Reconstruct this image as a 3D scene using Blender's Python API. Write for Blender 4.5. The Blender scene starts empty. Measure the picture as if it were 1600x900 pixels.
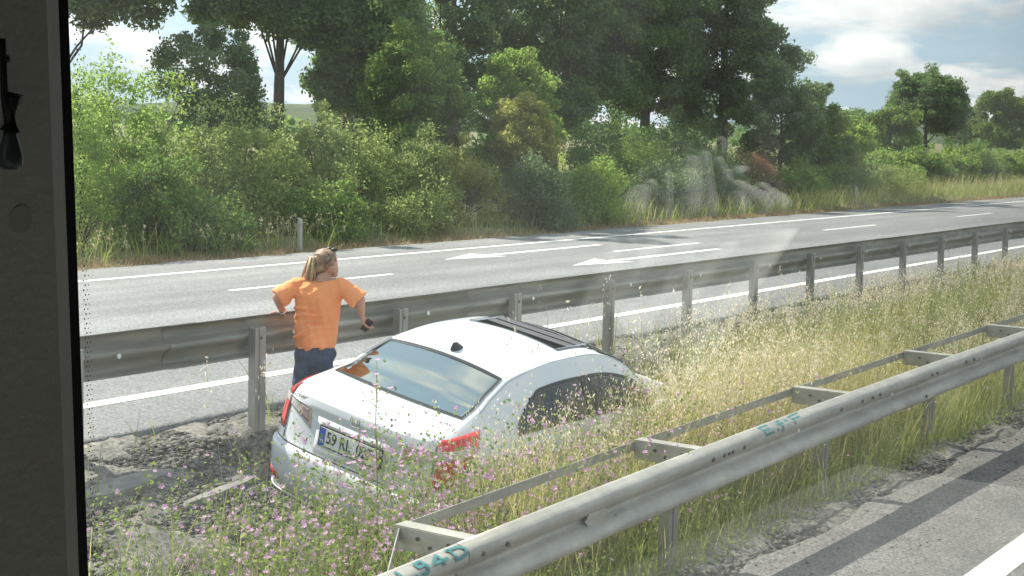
import bpy, bmesh, math, random
import numpy as np
from mathutils import Vector, Matrix
SC = bpy.context.scene
rng = np.random.default_rng(7); random.seed(7)
R_ = math.radians
# ------------------------------------------------------------------ camera
cam_d = bpy.data.cameras.new('camera'); cam = bpy.data.objects.new('camera', cam_d)
SC.collection.objects.link(cam); SC.camera = cam
CAMZ = 2.9
F = Vector((0.82031, 0.56245, -0.10364)); RT = Vector((0.56738, -0.82311, 0.02387)); UP = Vector((0.07188, 0.07838, 0.99433))
M = Matrix(((RT[0], UP[0], -F[0], 0), (RT[1], UP[1], -F[1], 0), (RT[2], UP[2], -F[2], CAMZ), (0, 0, 0, 1)))
cam.matrix_world = M
cam_d.sensor_width = 36; cam_d.lens = 36 * 2350 / 1600
cam_d.clip_start = 0.05; cam_d.clip_end = 6000
# ------------------------------------------------------------------ light
SUN_EL = R_(52); SUN_AZ = R_(90 + 3)      # azimuth measured from +X
sd = Vector((math.cos(SUN_AZ) * math.cos(SUN_EL), math.sin(SUN_AZ) * math.cos(SUN_EL), math.sin(SUN_EL)))
sl = bpy.data.lights.new('sun', 'SUN'); sl.energy = 4.6; sl.angle = R_(0.53); sl.color = (1, .95, .86)
so = bpy.data.objects.new('sun', sl); SC.collection.objects.link(so)
so.rotation_euler = sd.to_track_quat('Z', 'Y').to_euler()
SC.view_settings.view_transform = 'Standard'; SC.view_settings.look = 'None'
SC.view_settings.exposure = 0.86; SC.view_settings.gamma = 1
SC.cycles.max_bounces = 8; SC.cycles.transparent_max_bounces = 12
w = bpy.data.worlds.new("World"); SC.world = w; w.use_nodes = True
nt = w.node_tree; nt.nodes.clear(); N = nt.nodes.new; LK = nt.links.new
out = N('ShaderNodeOutputWorld'); bg = N('ShaderNodeBackground'); sky = N('ShaderNodeTexSky')
sky.sky_type = 'NISHITA'; sky.sun_disc = False; sky.sun_elevation = SUN_EL; sky.sun_rotation = R_(-3)
sky.air_density = 1.0; sky.dust_density = 2.0; sky.ozone_density = 1.2
tc = N('ShaderNodeTexCoord'); sep = N('ShaderNodeSeparateXYZ'); LK(tc.outputs['Generated'], sep.inputs[0])
mx = N('ShaderNodeMath'); mx.operation = 'MAXIMUM'; LK(sep.outputs[2], mx.inputs[0]); mx.inputs[1].default_value = 0.0
ad = N('ShaderNodeMath'); ad.operation = 'ADD'; LK(mx.outputs[0], ad.inputs[0]); ad.inputs[1].default_value = 0.24
dvx = N('ShaderNodeMath'); dvx.operation = 'DIVIDE'; LK(sep.outputs[0], dvx.inputs[0]); LK(ad.outputs[0], dvx.inputs[1])
dvy = N('ShaderNodeMath'); dvy.operation = 'DIVIDE'; LK(sep.outputs[1], dvy.inputs[0]); LK(ad.outputs[0], dvy.inputs[1])
cb = N('ShaderNodeCombineXYZ'); LK(dvx.outputs[0], cb.inputs[0]); LK(dvy.outputs[0], cb.inputs[1])
n1 = N('ShaderNodeTexNoise'); LK(cb.outputs[0], n1.inputs['Vector']); n1.inputs['Scale'].default_value = 3.0; n1.inputs['Detail'].default_value = 9; n1.inputs['Roughness'].default_value = .55
n1.inputs['Distortion'].default_value = .25
r1 = N('ShaderNodeValToRGB'); LK(n1.outputs[0], r1.inputs[0]); r1.color_ramp.elements[0].position = .46; r1.color_ramp.elements[1].position = .56
r1.color_ramp.elements[0].color = (.10, .10, .10, 1); r1.color_ramp.elements[1].color = (.92, .92, .92, 1)
n2 = N('ShaderNodeTexNoise'); LK(cb.outputs[0], n2.inputs['Vector']); n2.inputs['Scale'].default_value = 3.1; n2.inputs['Detail'].default_value = 6
cc = N('ShaderNodeValToRGB'); LK(n2.outputs[0], cc.inputs[0])
cc.color_ramp.elements[0].position = .36; cc.color_ramp.elements[1].position = .62
cc.color_ramp.elements[0].color = (3.5, 3.9, 4.2, 1); cc.color_ramp.elements[1].color = (6.4, 6.4, 6.3, 1)
mixc = N('ShaderNodeMix'); mixc.data_type = 'RGBA'; LK(r1.outputs[0], mixc.inputs[0]); tint = N('ShaderNodeMix'); tint.data_type = 'RGBA'; tint.inputs[0].default_value = .7; tint.inputs[7].default_value = (2.45, 3.75, 4.9, 1); LK(sky.outputs[0], tint.inputs[6]); LK(tint.outputs[2], mixc.inputs[6]); LK(cc.outputs[0], mixc.inputs[7])
LK(mixc.outputs[2], bg.inputs[0]); bg.inputs[1].default_value = 0.135
LK(bg.outputs[0], out.inputs[0])

# ------------------------------------------------------------------ helpers
COL = SC.collection
def rgb(c): return (c[0], c[1], c[2], 1)
def mat(name, col, rough=.6, metal=0, spec=.5, noise=None, bump=0, bscale=40, col2=None, nscale=8, coat=0, island=None, trans=0, tcol=None, stretch=None, detail=5):
    m = bpy.data.materials.new(name); m.use_nodes = True; t = m.node_tree; p = t.nodes['Principled BSDF']
    p.inputs['Base Color'].default_value = rgb(col); p.inputs['Roughness'].default_value = rough
    p.inputs['Metallic'].default_value = metal; p.inputs['Specular IOR Level'].default_value = spec
    p.inputs['Coat Weight'].default_value = coat
    src = None; co = t.nodes.new('ShaderNodeTexCoord'); vec = co.outputs['Object']
    if stretch:
        mp = t.nodes.new('ShaderNodeMapping'); mp.inputs['Scale'].default_value = stretch; t.links.new(vec, mp.inputs[0]); vec = mp.outputs[0]
    if col2 is not None:
        if island:
            g = t.nodes.new('ShaderNodeNewGeometry'); fac = g.outputs['Random Per Island']
        else:
            n = t.nodes.new('ShaderNodeTexNoise'); n.inputs['Scale'].default_value = nscale; n.inputs['Detail'].default_value = detail
            t.links.new(vec, n.inputs['Vector']); r = t.nodes.new('ShaderNodeMapRange'); r.inputs[1].default_value = .34; r.inputs[2].default_value = .66
            t.links.new(n.outputs[0], r.inputs[0]); fac = r.outputs[0]
        mi = t.nodes.new('ShaderNodeMix'); mi.data_type = 'RGBA'; mi.inputs[6].default_value = rgb(col); mi.inputs[7].default_value = rgb(col2)
        t.links.new(fac, mi.inputs[0]); src = mi.outputs[2]; t.links.new(src, p.inputs['Base Color'])
    if bump:
        n = t.nodes.new('ShaderNodeTexNoise'); n.inputs['Scale'].default_value = bscale; n.inputs['Detail'].default_value = 4; t.links.new(vec, n.inputs['Vector'])
        b = t.nodes.new('ShaderNodeBump'); b.inputs['Strength'].default_value = bump; b.inputs['Distance'].default_value = .01
        t.links.new(n.outputs[0], b.inputs['Height']); t.links.new(b.outputs[0], p.inputs['Normal'])
    if trans:
        tr = t.nodes.new('ShaderNodeBsdfTranslucent'); ms = t.nodes.new('ShaderNodeMixShader'); ms.inputs[0].default_value = trans
        if src is not None:
            hs = t.nodes.new('ShaderNodeHueSaturation'); hs.inputs['Saturation'].default_value = 1.0; hs.inputs['Value'].default_value = 1.5; hs.inputs['Hue'].default_value = .487
            t.links.new(src, hs.inputs['Color']); t.links.new(hs.outputs[0], tr.inputs[0])
        else: tr.inputs[0].default_value = rgb(tcol or col)
        t.links.new(p.outputs[0], ms.inputs[1]); t.links.new(tr.outputs[0], ms.inputs[2]); t.links.new(ms.outputs[0], t.nodes['Material Output'].inputs[0])
    return m
def leafmat(name, a, b, trans=.45, rough=.55): return mat(name, a, rough=rough, spec=.25, col2=b, island=True, trans=trans)

def link(name, me, m=None, parent=None, smooth=False):
    o = bpy.data.objects.new(name, me); COL.objects.link(o)
    if m is not None and not me.materials: me.materials.append(m)
    if parent is not None: o.parent = parent
    if smooth: me.shade_smooth()
    return o
def arr_mesh(name, V, faces_per, m, parent=None, smooth=False, mats=None, mi=None):
    """V (n,3); faces_per: (k,4) or (k,3) int array"""
    V = np.ascontiguousarray(V, dtype=np.float32); Fc = np.ascontiguousarray(faces_per, dtype=np.int32)
    me = bpy.data.meshes.new(name); k, c = Fc.shape
    me.vertices.add(len(V)); me.vertices.foreach_set('co', V.ravel())
    me.loops.add(k * c); me.loops.foreach_set('vertex_index', Fc.ravel())
    me.polygons.add(k); me.polygons.foreach_set('loop_start', np.arange(0, k * c, c, dtype=np.int32))
    if mats:
        for q in mats: me.materials.append(q)
        me.polygons.foreach_set('material_index', np.ascontiguousarray(mi, dtype=np.int32))
    me.update(calc_edges=True)
    return link(name, me, m if not mats else None, parent, smooth)
def pmesh(name, V, Fs, m, parent=None, smooth=False):
    me = bpy.data.meshes.new(name); me.from_pydata([tuple(map(float, v)) for v in V], [], [tuple(map(int, f)) for f in Fs]); me.update()
    return link(name, me, m, parent, smooth)
class MB:
    def __init__(s): s.V = []; s.F = []
    def add(s, V, Fs):
        b = len(s.V); s.V += [tuple(map(float, v)) for v in V]; s.F += [tuple(int(i) + b for i in f) for f in Fs]; return s
    def box(s, lo, hi, rot=None, ctr=None):
        x0, y0, z0 = lo; x1, y1, z1 = hi
        V = [(x0, y0, z0), (x1, y0, z0), (x1, y1, z0), (x0, y1, z0), (x0, y0, z1), (x1, y0, z1), (x1, y1, z1), (x0, y1, z1)]
        if rot is not None:
            c = Vector(ctr or ((x0 + x1) / 2, (y0 + y1) / 2, (z0 + z1) / 2)); V = [rot @ (Vector(v) - c) + c for v in V]
        return s.add(V, [(0, 3, 2, 1), (4, 5, 6, 7), (0, 1, 5, 4), (1, 2, 6, 5), (2, 3, 7, 6), (3, 0, 4, 7)])
    def tube(s, pts, rad, n=8, cap=True):
        P = [Vector(p) for p in pts]; rad = rad if hasattr(rad, '__len__') else [rad] * len(P)
        rings = []; up = Vector((0, 0, 1))
        for i, p in enumerate(P):
            d = (P[min(i + 1, len(P) - 1)] - P[max(i - 1, 0)]).normalized()
            a = d.cross(up)
            if a.length < .1: a = d.cross(Vector((1, 0, 0)))
            a.normalize(); b = a.cross(d).normalized()
            rings.append([p + (a * math.cos(2 * math.pi * k / n) + b * math.sin(2 * math.pi * k / n)) * rad[i] for k in range(n)])
        V = [v for r in rings for v in r]; Fs = []
        for i in range(len(P) - 1):
            for k in range(n): Fs.append((i * n + k, i * n + (k + 1) % n, (i + 1) * n + (k + 1) % n, (i + 1) * n + k))
        if cap: Fs.append(tuple(range(n))[::-1]); Fs.append(tuple(range((len(P) - 1) * n, len(P) * n)))
        return s.add(V, Fs)
    def grid(s, G, flip=False):
        G = np.asarray(G, float); a, b, _ = G.shape
        Fs = []
        for i in range(a - 1):
            for j in range(b - 1):
                f = (i * b + j, i * b + j + 1, (i + 1) * b + j + 1, (i + 1) * b + j); Fs.append(f[::-1] if flip else f)
        return s.add(G.reshape(-1, 3), Fs)
    def extr(s, prof, a, b, axis=0):   # closed profile (2d) extruded from a to b along X ; prof = (y,z)
        n = len(prof); V = [(a, p[0], p[1]) for p in prof] + [(b, p[0], p[1]) for p in prof]
        Fs = [(i, (i + 1) % n, n + (i + 1) % n, n + i) for i in range(n)] + [tuple(range(n))[::-1], tuple(range(n, 2 * n))]
        return s.add(V, Fs)
    def build(s, name, m, parent=None, smooth=False, bevel=0): 
        o = pmesh(name, s.V, s.F, m, parent, smooth)
        return o
def tag(o, label=None, cat=None, group=None, kind=None):
    if label: o['label'] = label
    if cat: o['category'] = cat
    if group: o['group'] = group
    if kind: o['kind'] = kind
    return o
def empty(name, loc=(0, 0, 0), rot=None):
    o = bpy.data.objects.new(name, None); COL.objects.link(o); o.location = loc; o.empty_display_size = .2
    if rot is not None: o.rotation_euler = rot
    return o
def copy_tree(o, parent=None):
    c = o.copy(); COL.objects.link(c); c.parent = parent
    for ch in list(o.children): copy_tree(ch, c)
    return c

# ------------------------------------------------------------------ materials
M_asph = mat('asphalt_far', (.185, .187, .182), rough=.85, col2=(.225, .225, .22), nscale=1.2, bump=.5, bscale=160, stretch=(.35, 1, 1))
M_asphn = mat('asphalt_near', (.135, .13, .122), rough=.9, col2=(.185, .178, .165), nscale=2.2, bump=.8, bscale=120)
def speckle(m, scale, lo, hi, amt):
    t = m.node_tree; p = t.nodes['Principled BSDF']; base = p.inputs['Base Color'].links[0].from_socket
    co = t.nodes.new('ShaderNodeTexCoord'); v = t.nodes.new('ShaderNodeTexVoronoi'); v.inputs['Scale'].default_value = scale; t.links.new(co.outputs['Object'], v.inputs['Vector'])
    s = t.nodes.new('ShaderNodeSeparateColor'); t.links.new(v.outputs['Color'], s.inputs[0])
    r = t.nodes.new('ShaderNodeMapRange'); r.inputs[3].default_value = lo; r.inputs[4].default_value = hi; t.links.new(s.outputs[0], r.inputs[0])
    mu = t.nodes.new('ShaderNodeMix'); mu.data_type = 'RGBA'; mu.blend_type = 'MULTIPLY'; mu.inputs[0].default_value = amt
    t.links.new(base, mu.inputs[6]); t.links.new(r.outputs[0], mu.inputs[7]); t.links.new(mu.outputs[2], p.inputs['Base Color'])
def tracks(m, sc, lo, hi, nscale):
    t = m.node_tree; p = t.nodes['Principled BSDF']; base = p.inputs['Base Color'].links[0].from_socket
    co = t.nodes.new('ShaderNodeTexCoord'); mp = t.nodes.new('ShaderNodeMapping'); mp.inputs['Scale'].default_value = sc; t.links.new(co.outputs['Object'], mp.inputs[0])
    n = t.nodes.new('ShaderNodeTexNoise'); n.inputs['Scale'].default_value = nscale; n.inputs['Detail'].default_value = 4; t.links.new(mp.outputs[0], n.inputs['Vector'])
    r = t.nodes.new('ShaderNodeMapRange'); r.inputs[1].default_value = .3; r.inputs[2].default_value = .7; r.inputs[3].default_value = lo; r.inputs[4].default_value = hi; t.links.new(n.outputs[0], r.inputs[0])
    mu = t.nodes.new('ShaderNodeMix'); mu.data_type = 'RGBA'; mu.blend_type = 'MULTIPLY'; mu.inputs[0].default_value = 1
    t.links.new(base, mu.inputs[6]); t.links.new(r.outputs[0], mu.inputs[7]); t.links.new(mu.outputs[2], p.inputs['Base Color'])
tracks(M_asph, (.03, 1, 1), .84, 1.14, 1.3); tracks(M_asph, (1, 1, 1), .93, 1.07, .5); tracks(M_asphn, (.05, 1, 1), .86, 1.12, 2.0)
speckle(M_asph, 55, .55, 1.4, .8); speckle(M_asphn, 70, .4, 1.6, .9)
M_paint = mat('road_paint', (.74, .73, .68), rough=.7, col2=(.50, .49, .46), nscale=22, bump=.3, bscale=120); M_paint.node_tree.nodes['Map Range'].inputs[1].default_value = .5; M_paint.node_tree.nodes['Map Range'].inputs[2].default_value = .8
M_soil = mat('median_soil', (.105, .10, .088), rough=.95, col2=(.20, .185, .155), nscale=3.5, bump=1, bscale=45)
speckle(M_soil, 38, .5, 1.5, .9)
M_field = mat('field_ground', (.10, .12, .04), rough=.95, col2=(.20, .17, .08), nscale=.6)
M_stone = mat('gravel_stone', (.05, .048, .045), rough=.95, spec=.2, col2=(.22, .205, .18), island=True)
M_conc = mat('concrete', (.25, .24, .22), rough=.95, col2=(.17, .16, .145), nscale=9, bump=.6, bscale=50)
M_galv = mat('galvanised_steel', (.47, .45, .39), rough=.5, metal=.25, col2=(.37, .355, .305), nscale=3, bump=.1, bscale=30, stretch=(.5, 2, 2))
M_galvf = mat('weathered_steel', (.35, .335, .28), rough=.5, metal=.3, col2=(.24, .225, .185), nscale=2.2, bump=.1, bscale=24, stretch=(.5, 3, 3))
M_post = mat('post_steel', (.36, .35, .32), rough=.48, metal=.5, col2=(.25, .24, .22), nscale=5, stretch=(1, 1, .3))
M_bolt = mat('bolt_steel', (.10, .09, .08), rough=.5, metal=.6)
M_chalk = mat('white_mark', (.75, .75, .72), rough=.7)
tracks(M_galv, (.6, 1, 4), .80, 1.10, 5); tracks(M_galv, (3, 1, .5), .90, 1.06, 6); tracks(M_galvf, (.6, 1, 4), .78, 1.12, 4)
M_graf = mat('graffiti_teal', (.03, .16, .17), rough=.6, col2=(.06, .22, .22), nscale=30)

# ------------------------------------------------------------------ terrain
def sm(a, b, x): t = np.clip((x - a) / (b - a), 0, 1); return t * t * (3 - 2 * t)
RD = .70; NR = .10
def terr(x, y):
    x = np.asarray(x, float); y = np.asarray(y, float)
    pl = [(-400, NR), (3.9, NR - .10), (4.2, .06), (4.6, .06), (5.2, .0), (6.0, .08), (6.5, .36), (7.1, .54), (7.75, .68), (8.24, .64), (8.7, .56), (17.6, .56), (18.2, .66), (19, .75), (22, .95), (30, 1.1), (60, 1.0), (400, .8), (3000, .6)]
    zl = np.interp(y, [p[0] for p in pl], [p[1] for p in pl])
    pr = [(-400, NR), (3.9, NR - .10), (4.2, .06), (4.6, .05), (5.1, -.08), (5.88, -.2), (6.7, -.04), (7.50, .10), (7.60, .38), (7.72, .62), (8.24, .66), (8.7, .56)]
    zc = np.interp(y, [p[0] for p in pr], [p[1] for p in pr])
    k = sm(7.2, 7.9, x) * (1 - sm(12.2, 13.6, x)) * (y < 8.6)
    z = zl * (1 - k) + zc * k
    # right part of the median stays a shallow ditch
    return z
def terr_n(x, y):
    z = terr(x, y)
    inn = (y > 4.1) & (y < 8.2)
    b = .035 * np.sin(x * 3.1 + y * 2.2) * np.sin(y * 4.3 - x * 1.3) + .02 * np.sin(x * 9 + 1) * np.sin(y * 11)
    out_ = (y > 18.6)
    return z + b * inn + .12 * np.sin(x * .21) * np.sin(y * .17 + 1) * out_
xs = np.concatenate([[-3000, -1500, -600, -250, -100, -40, -15, -5], np.arange(0, 30, .12), np.arange(30, 60, .5), np.arange(60, 160, 4), [200, 300, 500, 900, 1500, 3000]])
ys = np.concatenate([[-3000, -1000, -300, -60, -10, 0, 3.0, 3.9], np.arange(4.0, 8.3, .06), [8.4, 8.7, 12, 17.6], np.arange(17.9, 24, .3), [26, 30, 40, 60, 100, 200, 400, 900, 1500, 3000]])
GX, GY = np.meshgrid(xs, ys, indexing='ij'); GZ = terr_n(GX, GY)
inn = (GY > 4.15) & (GY < 8.2) & (GX > 0) & (GX < 60); GZ = GZ + inn * rng.normal(0, .012, GZ.shape)
a, b = GX.shape; I = np.arange(a * b).reshape(a, b)
Fq = np.stack([I[:-1, :-1], I[1:, :-1], I[1:, 1:], I[:-1, 1:]], -1).reshape(-1, 4)
cy = GY[:-1, :-1].ravel()
g = arr_mesh('ground', np.stack([GX, GY, GZ], -1).reshape(-1, 3), Fq, None, smooth=True, mats=[M_soil, M_field], mi=(cy > 17.5).astype(int))
tag(g, kind='structure')
def slab(name, x0, x1, y0, y1, z, th, m):
    yy = np.linspace(y0, y1, 12); xx = np.array([x0, -20, 0, 10, 20, 30, 60, x1]) if x0 < -20 else np.linspace(x0, x1, 2)
    mb = MB(); mb.box((x0, y0, z - th), (x1, y1, z)); o = mb.build(name, m); tag(o, kind='structure'); return o
# far road with a ragged near edge
def ragged(name, y0, y1, z, th, m, side, amp=.04):
    xx = np.concatenate([[-600, -100, -20], np.arange(0, 60, .1), np.arange(60, 130, 1.5), [200, 600, 2500]])
    n = len(xx); e = y0 + amp * (np.interp(xx, np.arange(-5, 2600, .35), rng.normal(0, 1, len(np.arange(-5, 2600, .35)))))
    e2 = y1 + amp * 1.5 * (np.interp(xx, np.arange(-5, 2600, .5), rng.normal(0, 1, len(np.arange(-5, 2600, .5)))))
    V = [];
    for i in range(n):
        V += [(xx[i], e[i] - .05, z - th), (xx[i], e[i], z - .012), (xx[i], e[i] + .05, z), (xx[i], e2[i] - .05, z), (xx[i], e2[i], z - .012), (xx[i], e2[i] + .05, z - th)]
    V = np.array(V); Fs = []
    I = np.arange(n * 6).reshape(n, 6); Fs = np.stack([I[:-1, :-1], I[1:, :-1], I[1:, 1:], I[:-1, 1:]], -1).reshape(-1, 4)
    o = arr_mesh(name, V, Fs, m); tag(o, kind='structure'); return o
ragged('far_road', 8.24, 17.9, RD, .16, M_asph, 1)
ragged('near_road', -4.5, 4.12, NR, .2, M_asphn, 1, .03)
def sheet(name, poly, z, m=M_paint, th=.004):
    n = len(poly); V = [(p[0], p[1], z) for p in poly] + [(p[0], p[1], z - th + .0005) for p in poly]
    o = pmesh(name, V, [tuple(range(n))] + [(i, i + n, (i + 1) % n + n, (i + 1) % n) for i in range(n)], m); tag(o, kind='structure'); return o
def strip(name, y, wd, x0, x1, z): return sheet(name, [(x0, y - wd / 2), (x1, y - wd / 2), (x1, y + wd / 2), (x0, y + wd / 2)], z)
strip('road_edge_line', 9.22, .17, -300, 2000, RD + .004)
strip('road_edge_line', 16.55, .15, -300, 2000, RD + .004)
strip('road_edge_line', 2.82, .22, -300, 1000, NR + .004)
strip('road_edge_line', -4.0, .2, -300, 1000, NR + .004)
for k in range(-3, 30):
    x0 = 14.3 + 9.85 * k if k < 1 else 24.3 + 9.9 * (k - 1)
    strip('lane_dash', 14.35, .12, x0, x0 + 3.4, RD + .004)
def arrow(x0, yc, sc=1):
    # long arrow, tip towards the left of the picture
    P = [(0, -.05), (1.45, -.36), (1.28, -.09), (5.2, -.075), (5.2, .075), (1.28, .09), (1.45, .42)]
    sheet('road_arrow', [(x0 + px * sc, yc + py * sc) for px, py in P], RD + .004)
arrow(20.35, 15.42, 1.0); arrow(21.1, 13.32, 1.05)
# cracks / tar seams on the far road are left to the asphalt bump
# hill ridge
hx = np.linspace(-300, 2600, 90); hh = 24 + 9 * np.sin(hx * .004 + 1) + 6 * np.sin(hx * .011) + 3 * np.sin(hx * .031)
ang = np.linspace(R_(-8), R_(80), 90); HV = []
for i, aa in enumerate(ang):
    for (r, zz) in ((1500, -1), (1540, .6), (1650, 1.0), (1900, .7), (2300, -1)):
        HV.append((r * math.cos(aa), r * math.sin(aa), max(zz, 0) * hh[i] + (0 if zz > 0 else -2)))
I = np.arange(450).reshape(90, 5); Fs = np.stack([I[:-1, :-1], I[1:, :-1], I[1:, 1:], I[:-1, 1:]], -1).reshape(-1, 4)
M_hill = mat('hill_woods', (.05, .075, .05), rough=1, col2=(.08, .11, .05), nscale=.02)
tag(arr_mesh('hills', np.array(HV), Fs, M_hill, smooth=True), kind='structure')

# ------------------------------------------------------------------ guardrails
def wprof(th=.004):
    P = [(.0, .155), (.012, .150), (.045, .140), (.070, .128), (.081, .112), (.083, .095), (.078, .075), (.060, .052), (.030, .028), (.008, .014), (.0, .0)]
    P = P + [(y, -z) for y, z in P[-2::-1]]
    return P
W = wprof()
def wclosed(P, th, sgn, yoff, zoff):
    Q = np.array(P); d = np.gradient(Q, axis=0); nrm = np.stack([d[:, 1], -d[:, 0]], 1); nrm /= np.linalg.norm(nrm, axis=1)[:, None]
    In = Q + nrm * th
    L = np.concatenate([Q, In[::-1]]); L[:, 0] *= sgn
    return [(yoff + p[0], zoff + p[1]) for p in L]
def beam(name, parent, x0, x1, zf, y0, sgn, m, dy=0, nseg=6):
    prof = wclosed(W, .004, sgn, 0, 0); n = len(prof); xx = np.linspace(x0, x1, nseg + 1); V = []; Fs = []
    for x in xx: V += [(x, y0 + dy + p[0], zf(x) - .155 + p[1]) for p in prof]
    for i in range(nseg):
        for k in range(n): Fs.append((i * n + k, (i * n + (k + 1) % n), (i + 1) * n + (k + 1) % n, (i + 1) * n + k))
    Fs += [tuple(range(n))[::-1], tuple(range(nseg * n, nseg * n + n))]
    return pmesh(name, V, Fs, m, parent, True)
def bolt_mesh(r=.014, h=.012):
    mb = MB(); mb.tube([(0, 0, 0), (0, h, 0)], r, 8); me = bpy.data.meshes.new('bolt'); me.from_pydata(mb.V, [], mb.F); return me
boltme = bolt_mesh(); boltme.materials.append(M_bolt)
whiteme = bolt_mesh(.016, .004); whiteme.materials.append(M_chalk)
def putbolt(parent, x, y, z, sc=1, me=None, rx=0, nm='bolt'):
    o = bpy.data.objects.new(nm, me or boltme); COL.objects.link(o); o.location = (x, y, z); o.scale = (sc, sc, sc); o.rotation_euler = (rx, 0, 0); o.parent = parent; return o
# far rail
fr = tag(empty('guardrail'), 'weathered grey steel guardrail on many square posts along the far carriageway, behind the white car', 'guardrail')
FZ = lambda x: 1.50 + .0 * x
k = 0; x = 0.6 - 4 * 3.374
segL = 3.374
while x < 170:
    bm_ = beam('beam', fr, x - .12, x + segL + .12, (lambda q, k=k: 1.495 + (.0035 if k % 2 else 0)), 7.835, 1, M_galvf, dy=(k % 2) * .0045, nseg=1); x += segL; k += 1
# post: sigma / C section
def cpost(name, parent, x, y, z0, z1, m, w=.11, d=.07, th=.006, open_=1):
    mb = MB()
    P = [(-w / 2, -d / 2), (w / 2, -d / 2), (w / 2, -d / 2 + .0), (w / 2, d / 2), (w / 2 - .02, d / 2), (w / 2 - .02, d / 2 - th), (w / 2 - th, d / 2 - th), (w / 2 - th, -d / 2 + th), (-w / 2 + th, -d / 2 + th), (-w / 2 + th, d / 2 - th), (-w / 2 + .02, d / 2 - th), (-w / 2 + .02, d / 2), (-w / 2, d / 2)]
    P = [p for i, p in enumerate(P) if i != 2]
    n = len(P); V = [(x + p[0], y + p[1], z0) for p in P] + [(x + p[0], y + p[1], z1) for p in P]
    Fs = [(i, (i + 1) % n, n + (i + 1) % n, n + i) for i in range(n)] + [tuple(range(n, 2 * n))]
    mb.add(V, Fs)
    # shallow rib down the face
    mb.box((x - .014, y - d / 2 - .006, z0), (x + .014, y - d / 2 - .001, z1 - .004))
    return mb.build(name, m, parent)
for k in range(-3, 70):
    x = 8.02 + 1.687 * k
    zt = 1.425 + random.uniform(-.01, .01)
    po = cpost('post', fr, x, 7.77, .45, zt, M_post)
    po.rotation_euler = (0, 0, 0)
    if x < 45:
        putbolt(po, x, 7.727, 1.34, 1); putbolt(fr, x + .45 + random.uniform(-.1, .1), 7.815, 1.335, 1.1, whiteme, nm='reflector')
# near rail
NZ = lambda s: .84 + .17 * (1 - math.exp(-max(s - 5.3, -3) / 5.0)) if s < 60 else 1.01
nr = tag(empty('guardrail'), 'nearest steel guardrail with rear strap and bracket arms, graffiti on its rounded top', 'guardrail')
YF = 4.33    # plane of the beam's back; bulges come towards -Y
x = 1.0; k = 0
while x < 120:
    L = 5.03
    beam('beam', nr, x - .15, x + L + .15, (lambda q, k=k: NZ(q) + (.004 if k % 2 else 0)), YF, -1, M_galv, dy=-(k % 2) * .005, nseg=12); x += L; k += 1
for k in range(-1, 45):
    s = 6.10 + 2.515 * k
    z = NZ(s)
    po = cpost('post', nr, s - .02 + .0, 4.60, -.25, z - .16, M_post, w=.12, d=.08)
    mb = MB(); top = z - .035; y0 = YF - .035; y1 = 4.86
    mb.box((s - .05, y0, top - .006), (s + .05, y1, top)); mb.box((s - .053, y0 + .04, top - .125), (s - .047, y1 - .006, top - .007))
    mb.box((s - .046, y0 + .04, top - .13), (s + .05, y1 - .007, top - .124)); mb.box((s - .053, y1 - .005, top - .13), (s + .05, y1, top - .0065))
    br = mb.build('bracket', M_galv, nr)
    if k < 12:
        for (yy, zz) in ((4.70, -.05), (4.62, -.085), (4.50, -.05)):
            b_ = putbolt(br, s - .054, yy, top + zz, .8); b_.rotation_euler = (0, 0, R_(90))
        for q in (-.11, .11):
            putbolt(br, s + q, YF - .083, z - .155 + .085, .9, rx=R_(180))
    # strap piece to next bracket
    s2 = s + 2.515; z2 = NZ(s2)
    V = [(s, y1 + .001, top - .012), (s2, y1 + .001, z2 - .047), (s2, y1 + .001, z2 - .107), (s, y1 + .001, top - .072), (s, y1 + .006, top - .012), (s2, y1 + .006, z2 - .047), (s2, y1 + .006, z2 - .107), (s, y1 + .006, top - .072)]
    if k >= 0:
        st = pmesh('strap', V, [(0, 1, 2, 3), (4, 7, 6, 5), (0, 4, 5, 1), (3, 2, 6, 7)], M_galv, nr)
        if k < 8: putbolt(st, s + 1.4, y1 - .004, top - .045, .9, whiteme)
    if k == 0:
        V = [(s, y1 + .001, top - .012), (s - .75, YF + .02, top - .05), (s - .75, YF + .02, top - .11), (s, y1 + .001, top - .072)]
        V += [(v[0], v[1] + .006, v[2]) for v in V]
        pmesh('strap', V, [(0, 1, 2, 3), (4, 7, 6, 5), (0, 4, 5, 1), (3, 2, 6, 7)], M_galv, nr)
# reflector plates folded into the beam valley
def plate(xc, wd, ht, m, flip=1):
    z = NZ(xc) - .155; y = YF - .062
    y += .018; V = [(xc - wd, y, z), (xc - wd * .45, y - .002, z + ht), (xc + wd * .8, y - .002, z + ht * .85), (xc + wd * .8, y - .002, z - ht * .85), (xc - wd * .45, y - .002, z - ht)]
    V = [(v[0], v[1], v[2]) for v in V] + [(v[0], v[1] + .006, v[2]) for v in V]; n = 5
    return pmesh('reflector', V, [tuple(range(n)), tuple(range(n, 2 * n))[::-1]] + [(i, i + n, (i + 1) % n + n, (i + 1) % n) for i in range(n)], m, nr)
plate(7.15, .12, .062, M_galv)
for xx in (8.5, 8.66, 8.78, 8.95, 10.6, 11.4, 12.5, 12.62, 12.75, 6.2):
    z = NZ(xx) - .155
    putbolt(nr, xx, YF - .080, z + random.choice((.085, .088, -.085)), 1.0, rx=R_(180), nm='bolt')
for xx in (9.9, 11.75, 14.1): putbolt(nr, xx, YF - .050, NZ(xx) - .155 + .04, 1, whiteme, rx=R_(180), nm='reflector')
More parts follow.
